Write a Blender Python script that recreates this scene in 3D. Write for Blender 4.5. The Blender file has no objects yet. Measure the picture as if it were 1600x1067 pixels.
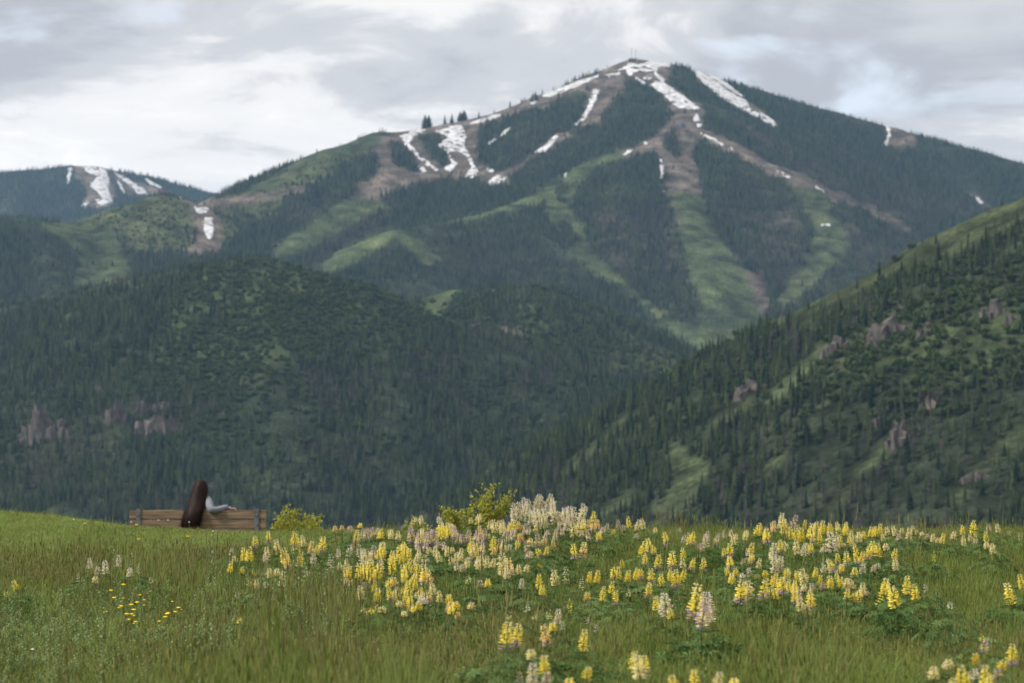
import bpy, bmesh, math, random
import numpy as np
from mathutils import Vector, Matrix, Euler
R = math.radians
random.seed(7); RNG = np.random.default_rng(11)
SC = bpy.context.scene
COL = SC.collection

# ------------------------------------------------------------------ camera
CAMZ = 1.3
FPX = 85.0 / 36.0 * 1600.0                 # focal length in pixels of the 1600 px wide frame
PITCH = math.atan(256.5 / FPX)
cam_d = bpy.data.cameras.new('camera'); cam = bpy.data.objects.new('camera', cam_d); COL.objects.link(cam)
cam.location = (0, 0, CAMZ); cam.rotation_euler = (R(90) + PITCH, 0, 0)
cam_d.lens = 85; cam_d.sensor_width = 36; cam_d.clip_start = 0.1; cam_d.clip_end = 60000
cam_d.dof.use_dof = True; cam_d.dof.focus_distance = 23.0; cam_d.dof.aperture_fstop = 3.6
SC.camera = cam

# ------------------------------------------------------------------ sky, sun, exposure
SUN_EL, SUN_AZ = 44.0, 250.0               # azimuth clockwise from +Y: to the left, a little behind the camera
W = bpy.data.worlds.new('World'); SC.world = W; W.use_nodes = True
nt = W.node_tree; N = nt.nodes; L = nt.links; N.clear()
def nd(tree, typ, **kw):
    n = tree.nodes.new(typ)
    for k, v in kw.items(): setattr(n, k, v)
    return n
out = nd(nt, 'ShaderNodeOutputWorld'); bg = nd(nt, 'ShaderNodeBackground'); bg.inputs[1].default_value = 0.094
sky = nd(nt, 'ShaderNodeTexSky', sky_type='NISHITA', sun_disc=False)
sky.sun_elevation = R(SUN_EL); sky.sun_rotation = R(SUN_AZ); sky.altitude = 1800
tc = nd(nt, 'ShaderNodeTexCoord'); sx = nd(nt, 'ShaderNodeSeparateXYZ'); L.new(tc.outputs['Generated'], sx.inputs[0])
def wmath(op, a, b=None):
    n = nd(nt, 'ShaderNodeMath', operation=op)
    for i, v in enumerate((a, b)):
        if v is None: continue
        if isinstance(v, (int, float)): n.inputs[i].default_value = v
        else: L.new(v, n.inputs[i])
    return n.outputs[0]
az_ = wmath('ADD', wmath('MAXIMUM', sx.outputs[2], 0.0), 0.16)
cx = nd(nt, 'ShaderNodeCombineXYZ')
L.new(wmath('DIVIDE', sx.outputs[0], az_), cx.inputs[0]); L.new(wmath('DIVIDE', sx.outputs[1], az_), cx.inputs[1])
def wnoise(scale, detail, rough, off, dist=0.0, sc=(1, 1, 1)):
    m = nd(nt, 'ShaderNodeMapping'); L.new(cx.outputs[0], m.inputs[0]); m.inputs['Location'].default_value = off; m.inputs['Scale'].default_value = sc
    t = nd(nt, 'ShaderNodeTexNoise'); t.inputs['Scale'].default_value = scale; t.inputs['Detail'].default_value = detail
    t.inputs['Roughness'].default_value = rough; t.inputs['Distortion'].default_value = dist
    L.new(m.outputs[0], t.inputs['Vector']); return t.outputs[0]
def wramp(fac, stops):
    r = nd(nt, 'ShaderNodeValToRGB'); e = r.color_ramp.elements
    while len(e) < len(stops): e.new(0.5)
    for el, (p, c) in zip(e, stops): el.position = p; el.color = (*c, 1)
    r.color_ramp.interpolation = 'EASE'; L.new(fac, r.inputs[0]); return r.outputs[0]
n1 = wnoise(1.15, 6, 0.52, (19.16, 2.81, 0.3), 0.5)
n2 = wnoise(3.4, 9, 0.64, (7.1, 3.3, 1.0), 0.7)
nmix = wmath('ADD', wmath('MULTIPLY', n1, 0.66), wmath('MULTIPLY', n2, 0.34))
cloud = wramp(nmix, [(0.38, (3.8, 3.8, 3.98)), (0.46, (5.0, 4.95, 5.0)), (0.53, (7.4, 7.15, 6.9)), (0.64, (9.1, 8.7, 8.2))])
cov = wramp(wnoise(2.6, 5, 0.55, (0.47, 19.97, 4.0), 0.4), [(0.27, (0, 0, 0)), (0.42, (1, 1, 1))])
skyb = nd(nt, 'ShaderNodeMix', data_type='RGBA', blend_type='MIX'); skyb.inputs[0].default_value = 0.78
L.new(sky.outputs[0], skyb.inputs[6]); skyb.inputs[7].default_value = (7.0, 7.2, 7.5, 1)
mixc = nd(nt, 'ShaderNodeMix', data_type='RGBA'); L.new(cov, mixc.inputs[0]); L.new(skyb.outputs[2], mixc.inputs[6]); L.new(cloud, mixc.inputs[7])
L.new(mixc.outputs[2], bg.inputs[0]); L.new(bg.outputs[0], out.inputs[0])

sd = bpy.data.lights.new('sun', 'SUN'); sun = bpy.data.objects.new('sun', sd); COL.objects.link(sun)
sd.energy = 3.2; sd.angle = R(12); sd.color = (1.0, 0.95, 0.87)
_d = Vector((math.sin(R(SUN_AZ)) * math.cos(R(SUN_EL)), math.cos(R(SUN_AZ)) * math.cos(R(SUN_EL)), math.sin(R(SUN_EL))))
sun.rotation_euler = _d.to_track_quat('Z', 'Y').to_euler(); sun.location = (0, -20, 40)
SC.view_settings.view_transform = 'Standard'; SC.view_settings.look = 'None'
SC.view_settings.exposure = 0.64; SC.view_settings.gamma = 1.0; SC.view_settings.use_curve_mapping = False
SC.render.engine = 'CYCLES'
SC.cycles.max_bounces = 6; SC.cycles.diffuse_bounces = 3; SC.cycles.transmission_bounces = 4
SC.cycles.transparent_max_bounces = 4; SC.cycles.volume_bounces = 0
SC.cycles.use_adaptive_sampling = True; SC.cycles.adaptive_threshold = 0.005; SC.cycles.use_denoising = True

# ------------------------------------------------------------------ helpers
CP, SP = math.cos(PITCH), math.sin(PITCH)
def ray(px, py):
    u = (px - 800.0) / FPX; v = (533.5 - py) / FPX
    return np.array((u, CP - v * SP, SP + v * CP))
def at(px, py, Y):
    """world point at forward distance Y seen at a photograph position (used as a survey tool only)"""
    d = ray(px, py); return np.array((0, 0, CAMZ)) + d * (Y / d[1])
def proj(x, y, z):
    zz = z - CAMZ; f = y * CP + zz * SP; up = -y * SP + zz * CP
    f = np.maximum(f, 1e-3); return 800.0 + FPX * x / f, 533.5 - FPX * up / f
def smooth(a, b, x):
    t = np.clip((x - a) / (b - a), 0, 1); return t * t * (3 - 2 * t)
_perm = np.random.default_rng(3).random((512, 512))
def vnoise(x, y):
    xi = np.floor(x).astype(int); yi = np.floor(y).astype(int); fx = x - xi; fy = y - yi
    fx = fx * fx * (3 - 2 * fx); fy = fy * fy * (3 - 2 * fy)
    g = lambda a, b: _perm[a % 512, b % 512]
    return (g(xi, yi) * (1 - fx) + g(xi + 1, yi) * fx) * (1 - fy) + (g(xi, yi + 1) * (1 - fx) + g(xi + 1, yi + 1) * fx) * fy
def fbm(x, y, o=4, lac=2.03, gain=0.5):
    s = 0; a = 1; t = 0
    for i in range(o):
        s = s + a * (vnoise(x + 17.3 * i, y + 5.1 * i) * 2 - 1); t += a; a *= gain; x = x * lac; y = y * lac
    return s / t
def inpoly(px, py, poly):
    px = np.asarray(px); py = np.asarray(py); ins = np.zeros(px.shape, bool); n = len(poly)
    xs = [p[0] for p in poly]; ys = [p[1] for p in poly]
    bb = (px >= min(xs)) & (px <= max(xs)) & (py >= min(ys)) & (py <= max(ys))
    if not bb.any(): return ins
    qx = px[bb]; qy = py[bb]; r = np.zeros(qx.shape, bool)
    for i in range(n):
        x0, y0 = poly[i]; x1, y1 = poly[(i + 1) % n]
        if y0 == y1: continue
        c = ((y0 > qy) != (y1 > qy)) & (qx < (x1 - x0) * (qy - y0) / (y1 - y0) + x0); r ^= c
    ins[bb] = r; return ins
def tag(o, label=None, cat=None, group=None, kind=None):
    if label: o['label'] = label
    if cat: o['category'] = cat
    if group: o['group'] = group
    if kind: o['kind'] = kind
    return o
def empty(name, loc=(0, 0, 0), rz=0.0):
    o = bpy.data.objects.new(name, None); COL.objects.link(o); o.location = loc; o.rotation_euler = (0, 0, rz); o.empty_display_size = 0.2; return o
def link(name, me, parent=None, loc=None, coll=None):
    o = bpy.data.objects.new(name, me); (coll or COL).objects.link(o)
    if parent is not None: o.parent = parent
    if loc is not None: o.location = loc
    return o
def mesh_np(name, verts, faces, mat=None, smooth_=True):
    verts = np.asarray(verts, np.float32); faces = np.asarray(faces, np.int32)
    me = bpy.data.meshes.new(name); k = faces.shape[1]
    me.vertices.add(len(verts)); me.vertices.foreach_set('co', verts.ravel())
    me.loops.add(faces.size); me.loops.foreach_set('vertex_index', faces.ravel())
    me.polygons.add(len(faces)); me.polygons.foreach_set('loop_start', np.arange(0, faces.size, k, dtype=np.int32))
    me.update(calc_edges=True)
    if smooth_: me.polygons.foreach_set('use_smooth', np.ones(len(faces), bool))
    if mat: me.materials.append(mat)
    return me
def mesh_py(name, verts, faces, mats=(), mi=None, smooth_=False):
    me = bpy.data.meshes.new(name); me.from_pydata([tuple(v) for v in verts], [], faces)
    for m in mats: me.materials.append(m)
    if mi is not None: me.polygons.foreach_set('material_index', np.array(mi, np.int32))
    if smooth_: me.polygons.foreach_set('use_smooth', np.ones(len(faces), bool))
    me.update(); return me
def vcol(me, name, cols):
    a = me.attributes.new(name, 'FLOAT_COLOR', 'POINT'); c = np.ones((len(me.vertices), 4), np.float32); c[:, :3] = cols
    a.data.foreach_set('color', c.ravel())

# ------------------------------------------------------------------ materials
def material(name):
    m = bpy.data.materials.new(name); m.use_nodes = True; t = m.node_tree; b = t.nodes['Principled BSDF']; return m, t, b
def noise_col(t, c0, c1, scale, detail=4, coord='Object', stretch=(1, 1, 1), lo=0.35, hi=0.65):
    tcn = nd(t, 'ShaderNodeTexCoord'); mp = nd(t, 'ShaderNodeMapping'); mp.inputs['Scale'].default_value = stretch
    t.links.new(tcn.outputs[coord], mp.inputs[0])
    nn = nd(t, 'ShaderNodeTexNoise'); nn.inputs['Scale'].default_value = scale; nn.inputs['Detail'].default_value = detail
    t.links.new(mp.outputs[0], nn.inputs['Vector'])
    r = nd(t, 'ShaderNodeValToRGB'); r.color_ramp.elements[0].position = lo; r.color_ramp.elements[1].position = hi
    r.color_ramp.elements[0].color = (*c0, 1); r.color_ramp.elements[1].color = (*c1, 1); t.links.new(nn.outputs[0], r.inputs[0])
    return r.outputs[0], nn.outputs[0]
def mat_noise(name, c0, c1, scale, rough=0.9, bump=0.0, **kw):
    m, t, b = material(name); c, f = noise_col(t, c0, c1, scale, **kw)
    t.links.new(c, b.inputs['Base Color']); b.inputs['Roughness'].default_value = rough; b.inputs['Specular IOR Level'].default_value = 0.25
    if bump:
        bp = nd(t, 'ShaderNodeBump'); bp.inputs['Strength'].default_value = bump; t.links.new(f, bp.inputs['Height']); t.links.new(bp.outputs[0], b.inputs['Normal'])
    return m
def mat_leaf(name, c0, c1, trans=0.3, attr=None):
    """leaf material: two tones by instance, a little light coming through"""
    m = bpy.data.materials.new(name); m.use_nodes = True; t = m.node_tree; t.nodes.clear()
    o = nd(t, 'ShaderNodeOutputMaterial'); mx = nd(t, 'ShaderNodeMixShader'); mx.inputs[0].default_value = trans
    df = nd(t, 'ShaderNodeBsdfDiffuse'); tr = nd(t, 'ShaderNodeBsdfTranslucent')
    oi = nd(t, 'ShaderNodeObjectInfo'); mc = nd(t, 'ShaderNodeMix', data_type='RGBA')
    t.links.new(oi.outputs['Random'], mc.inputs[0]); mc.inputs[6].default_value = (*c0, 1); mc.inputs[7].default_value = (*c1, 1)
    src = mc.outputs[2]
    if attr:
        at_ = nd(t, 'ShaderNodeAttribute'); at_.attribute_name = attr
        mm = nd(t, 'ShaderNodeMix', data_type='RGBA', blend_type='MULTIPLY'); mm.inputs[0].default_value = 1.0
        t.links.new(src, mm.inputs[6]); t.links.new(at_.outputs['Color'], mm.inputs[7]); src = mm.outputs[2]
    t.links.new(src, df.inputs[0]); t.links.new(src, tr.inputs[0])
    t.links.new(df.outputs[0], mx.inputs[1]); t.links.new(tr.outputs[0], mx.inputs[2]); t.links.new(mx.outputs[0], o.inputs[0])
    return m
def mat_attr(name, attr='gcol', n1=0.02, n2=0.15, amt=0.35, rough=1.0):
    """ground colour with painted relief shading, stored on the terrain, broken up by two scales of noise"""
    m, t, b = material(name)
    a = nd(t, 'ShaderNodeAttribute'); a.attribute_name = attr
    c1, f1 = noise_col(t, (1 - amt,) * 3, (1 + amt,) * 3, n1, 5); c2, f2 = noise_col(t, (1 - amt * .8, 1 - amt * .9, 1 - amt * .8), (1 + amt, 1 + amt * .9, 1 + amt * .8), n2, 5)
    for c in (c1, c2):
        mm = nd(t, 'ShaderNodeMix', data_type='RGBA', blend_type='MULTIPLY'); mm.inputs[0].default_value = 1.0
        t.links.new(a.outputs['Color'] if c is c1 else prev, mm.inputs[6]); t.links.new(c, mm.inputs[7]); prev = mm.outputs[2]
    t.links.new(prev, b.inputs['Base Color']); b.inputs['Roughness'].default_value = rough; b.inputs['Specular IOR Level'].default_value = 0.0
    return m

# scatter: one object whose points carry instances of prototype meshes
def scatter(name, pts, scl, rot, idx, protos, label, cat):
    coll = bpy.data.collections.new(name + '_kinds')
    for i, me in enumerate(protos): link('%s_kind_%02d' % (name, i), me, coll=coll)
    me = bpy.data.meshes.new(name); n = len(pts); me.vertices.add(n); me.vertices.foreach_set('co', np.asarray(pts, np.float32).ravel())
    for nm, ty, key, data in (('scl', 'FLOAT_VECTOR', 'vector', scl), ('rot', 'FLOAT_VECTOR', 'vector', rot), ('idx', 'INT', 'value', idx)):
        at_ = me.attributes.new(nm, ty, 'POINT'); at_.data.foreach_set(key, np.asarray(data, np.int32 if ty == 'INT' else np.float32).ravel())
    o = link(name, me)
    g = bpy.data.node_groups.new(name + '_nodes', 'GeometryNodeTree')
    g.interface.new_socket('Geometry', in_out='INPUT', socket_type='NodeSocketGeometry'); g.interface.new_socket('Geometry', in_out='OUTPUT', socket_type='NodeSocketGeometry')
    gi = nd(g, 'NodeGroupInput'); go = nd(g, 'NodeGroupOutput'); ip = nd(g, 'GeometryNodeInstanceOnPoints'); ci = nd(g, 'GeometryNodeCollectionInfo')
    ci.inputs['Collection'].default_value = coll; ci.inputs['Separate Children'].default_value = True; ci.inputs['Reset Children'].default_value = True
    def na(nm, ty):
        a = nd(g, 'GeometryNodeInputNamedAttribute', data_type=ty); a.inputs['Name'].default_value = nm; return a.outputs['Attribute']
    g.links.new(gi.outputs[0], ip.inputs['Points']); g.links.new(ci.outputs[0], ip.inputs['Instance']); ip.inputs['Pick Instance'].default_value = True
    g.links.new(na('idx', 'INT'), ip.inputs['Instance Index']); g.links.new(na('scl', 'FLOAT_VECTOR'), ip.inputs['Scale'])
    er = nd(g, 'FunctionNodeEulerToRotation'); g.links.new(na('rot', 'FLOAT_VECTOR'), er.inputs[0]); g.links.new(er.outputs[0], ip.inputs['Rotation'])
    g.links.new(ip.outputs[0], go.inputs[0])
    md = o.modifiers.new('scatter', 'NODES'); md.node_group = g
    tag(o, label, cat, kind='stuff'); return o

# ================================================================== THE MOUNTAINS
VALLEY = -150.0
def seg_field(X, Y, ridges, slope, k=14.0, rnd=22.0):
    """height of the ground under a set of ridge lines; also the distance to the nearest crest"""
    acc = np.zeros(X.shape); near = np.full(X.shape, 1e9)
    mx = np.full(X.shape, -1e9); hs = []
    for rd in ridges:
        sl = rd.get('s', slope); P = [at(*p) for p in rd['p']]; best = np.full(X.shape, -1e9)
        for a, b in zip(P[:-1], P[1:]):
            dx, dy = b[0] - a[0], b[1] - a[1]; ll = dx * dx + dy * dy + 1e-6
            t = np.clip(((X - a[0]) * dx + (Y - a[1]) * dy) / ll, 0, 1)
            d = np.hypot(X - a[0] - t * dx, Y - a[1] - t * dy)
            h = a[2] + t * (b[2] - a[2]) - sl * (np.sqrt(d * d + rnd * rnd) - rnd)
            best = np.maximum(best, h); near = np.minimum(near, d)
        hs.append(best); mx = np.maximum(mx, best)
    for h in hs: acc += np.exp(np.clip((h - mx) / k, -40, 0))
    return mx + k * np.log(acc) * 0.6, near
class Layer: pass
LAYERS = []
def build_layer(name, ridges, x0, x1, y0, y1, step, slope, amp, wl, seed):
    la = Layer(); la.name = name; la.x0, la.y0, la.step = x0, y0, step
    xs = np.arange(x0, x1 + step, step); ys = np.arange(y0, y1 + step, step); la.nx, la.ny = len(xs), len(ys)
    X, Y = np.meshgrid(xs, ys); H, near = seg_field(X, Y, ridges, slope)
    ridge = 1 - np.abs(fbm(X / wl + seed, Y / (wl * 1.3) + seed * 1.7, 4)) * 2.4
    n = (ridge * 0.6 + 0.6 * fbm(X / wl * 1.9 + seed * 3, Y / wl * 1.9, 4))
    H = H + amp * n * smooth(0, 170, near) + 2.2 * fbm(X / 22, Y / 22, 3) * smooth(0, 60, near)
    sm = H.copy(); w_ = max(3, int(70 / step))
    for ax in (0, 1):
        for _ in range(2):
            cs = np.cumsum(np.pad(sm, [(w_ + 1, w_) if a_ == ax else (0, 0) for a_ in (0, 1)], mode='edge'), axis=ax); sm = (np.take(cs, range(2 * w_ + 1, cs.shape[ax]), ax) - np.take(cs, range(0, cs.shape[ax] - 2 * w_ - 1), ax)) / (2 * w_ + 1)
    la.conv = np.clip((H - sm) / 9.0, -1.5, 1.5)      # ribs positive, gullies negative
    la.H = np.maximum(H, VALLEY - 30 + 0 * H); la.X, la.Y, la.near = X, Y, near; LAYERS.append(la); return la
def hgt(la, x, y, A=None):
    fx = (np.asarray(x, float) - la.x0) / la.step; fy = (np.asarray(y, float) - la.y0) / la.step
    ok = (fx >= 0) & (fx < la.nx - 1) & (fy >= 0) & (fy < la.ny - 1)
    ix = np.clip(np.floor(fx).astype(int), 0, la.nx - 2); iy = np.clip(np.floor(fy).astype(int), 0, la.ny - 2)
    tx = np.clip(fx - ix, 0, 1); ty = np.clip(fy - iy, 0, 1); H = la.H if A is None else A
    h = (H[iy, ix] * (1 - tx) + H[iy, ix + 1] * tx) * (1 - ty) + (H[iy + 1, ix] * (1 - tx) + H[iy + 1, ix + 1] * tx) * ty
    return np.where(ok, h, -1e4)
def ground_hit(px, py, la=None, y_from=900.0, y_to=9400.0):
    """first terrain point along the line of sight of a photograph position"""
    d = ray(px, py); Y = np.arange(y_from, y_to, 4.0); x = d[0] / d[1] * Y; z = CAMZ + d[2] / d[1] * Y
    for l in ([la] if la else LAYERS):
        pass
    h = np.max([hgt(l, x, Y) for l in ([la] if la else LAYERS)], axis=0)
    k = np.argmax(h >= z)
    if not (h >= z).any():
        k = np.argmin(np.abs(z - h))
    return np.array((x[k], Y[k], max(h[k], -1e3)))

# ridge lines: (photograph x, y, forward distance in metres)
MAIN = [
 {'p': [(990, 97, 5600), (930, 119, 5560), (850, 152, 5500), (760, 182, 5450), (700, 194, 5400), (640, 205, 5350), (590, 211, 5300), (520, 232, 5200), (450, 270, 5100), (370, 304, 5000), (322, 328, 4920), (255, 306, 4820), (190, 324, 4720), (110, 350, 4620), (40, 342, 4560), (-100, 338, 4500), (-300, 370, 4400)]},
 {'p': [(990, 97, 5600), (1040, 100, 5640), (1080, 112, 5690), (1150, 134, 5750), (1230, 157, 5800), (1300, 175, 5800), (1390, 199, 5760), (1450, 216, 5700), (1530, 237, 5650), (1600, 256, 5600), (1750, 300, 5500), (1950, 360, 5300)]},
 {'p': [(1010, 105, 5550), (1040, 142, 5340), (1065, 188, 5130), (1090, 203, 5070), (1200, 261, 4990), (1340, 324, 4890), (1420, 358, 4800), (1480, 392, 4690), (1560, 435, 4500), (1700, 520, 4200)]},
 {'p': [(1085, 118, 5650), (1130, 168, 5450), (1210, 218, 5350), (1300, 270, 5290), (1400, 318, 5200), (1480, 352, 5090), (1560, 400, 4900)], 's': .56},
 {'p': [(1180, 143, 5770), (1240, 188, 5600), (1330, 232, 5500), (1450, 291, 5440), (1540, 331, 5340), (1650, 376, 5200)], 's': .56},
 {'p': [(1065, 188, 5130), (1000, 224, 5000), (960, 241, 4930), (900, 268, 4840), (860, 296, 4740), (800, 320, 4640), (740, 338, 4550), (620, 360, 4400), (560, 390, 4300), (500, 424, 4190), (430, 470, 4020)]},
 {'p': [(1065, 188, 5130), (1060, 262, 4840), (1075, 352, 4500), (1095, 432, 4290), (1112, 502, 4130), (1120, 570, 3950)], 's': .62},
 {'p': [(850, 152, 5500), (820, 200, 5290), (790, 250, 5080), (770, 290, 4930)], 's': .6},
 {'p': [(975, 112, 5550), (985, 150, 5380), (960, 190, 5230), (930, 225, 5100)], 's': .6},
 {'p': [(590, 211, 5300), (560, 260, 5080), (520, 310, 4880), (460, 370, 4650)], 's': .6},
 {'p': [(255, 306, 4820), (230, 350, 4600), (200, 395, 4420), (170, 440, 4230)], 's': .55},
 {'p': [(40, 342, 4560), (60, 380, 4420), (80, 420, 4250), (90, 460, 4080)], 's': .55},
]
FAR = [{'p': [(-500, 330, 8500), (-200, 290, 8500), (0, 271, 8500), (60, 266, 8500), (110, 259, 8500), (150, 263, 8520), (190, 270, 8560), (230, 277, 8600), (290, 292, 8600), (350, 306, 8600), (450, 338, 8600), (600, 380, 8600)]},
       {'p': [(150, 263, 8520), (160, 300, 8150), (170, 330, 7850), (180, 400, 7300)]},
       {'p': [(30, 270, 8500), (20, 310, 8100), (10, 350, 7700)]}, {'p': [(230, 277, 8600), (250, 310, 8250), (270, 350, 7800)]}]
FRONT = [{'p': [(-400, 560, 3400), (-200, 520, 3380), (0, 484, 3300), (130, 464, 3210), (210, 440, 3150), (300, 418, 3090), (400, 408, 3000), (470, 424, 2960), (540, 450, 2920), (640, 486, 2900), (720, 520, 2850)]},
         {'p': [(660, 470, 3420), (720, 452, 3350), (780, 450, 3280), (840, 455, 3220), (900, 482, 3160), (1000, 533, 3050), (1080, 572, 2950), (1095, 610, 2820), (1060, 655, 2660), (1010, 700, 2500)]},
         {'p': [(400, 408, 3000), (420, 500, 2760), (430, 600, 2560), (440, 700, 2390)], 's': .6},
         {'p': [(210, 440, 3150), (190, 540, 2850), (200, 640, 2600), (200, 740, 2400)], 's': .6},
         {'p': [(840, 455, 3220), (800, 540, 2920), (770, 630, 2680), (760, 720, 2480)], 's': .6},
         {'p': [(560, 445, 2930), (600, 540, 2760), (610, 640, 2560), (620, 740, 2380)], 's': .6},
         {'p': [(0, 484, 3300), (20, 580, 2950), (30, 680, 2650), (40, 780, 2400)], 's': .6}]
RIGHT = [{'p': [(2100, 60, 1850), (1950, 140, 1870), (1750, 244, 1890), (1600, 320, 1900), (1520, 360, 1930), (1437, 410, 1960), (1340, 460, 1990), (1240, 500, 2000), (1180, 541, 2000), (1100, 600, 1980), (1040, 634, 1955), (1000, 652, 1930), (930, 708, 1890), (880, 745, 1850), (840, 790, 1790), (780, 850, 1700)]},
         {'p': [(1560, 340, 1915), (1480, 480, 1760), (1400, 600, 1640), (1300, 740, 1540), (1240, 840, 1470)], 's': .62},
         {'p': [(1340, 460, 1990), (1270, 560, 1860), (1180, 680, 1730), (1110, 800, 1630)], 's': .62},
         {'p': [(1900, 190, 1860), (1750, 430, 1650), (1620, 620, 1500), (1500, 770, 1400), (1440, 860, 1340)], 's': .62},
         {'p': [(1130, 580, 1990), (1060, 680, 1850), (980, 790, 1730)], 's': .62}]
l_far = build_layer('far_mountain', FAR, -2700, 300, 6900, 9300, 12.0, .50, 30, 330, 4.0)
l_main = build_layer('ski_mountain', MAIN, -1560, 1560, 3500, 6200, 6.0, .53, 24, 230, 1.0)
l_front = build_layer('forested_hill', FRONT, -1250, 520, 1900, 4000, 6.0, .52, 38, 240, 9.0)
l_right = build_layer('rocky_hillside', RIGHT, -160, 800, 1100, 2450, 4.0, .60, 26, 130, 6.0)

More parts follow.
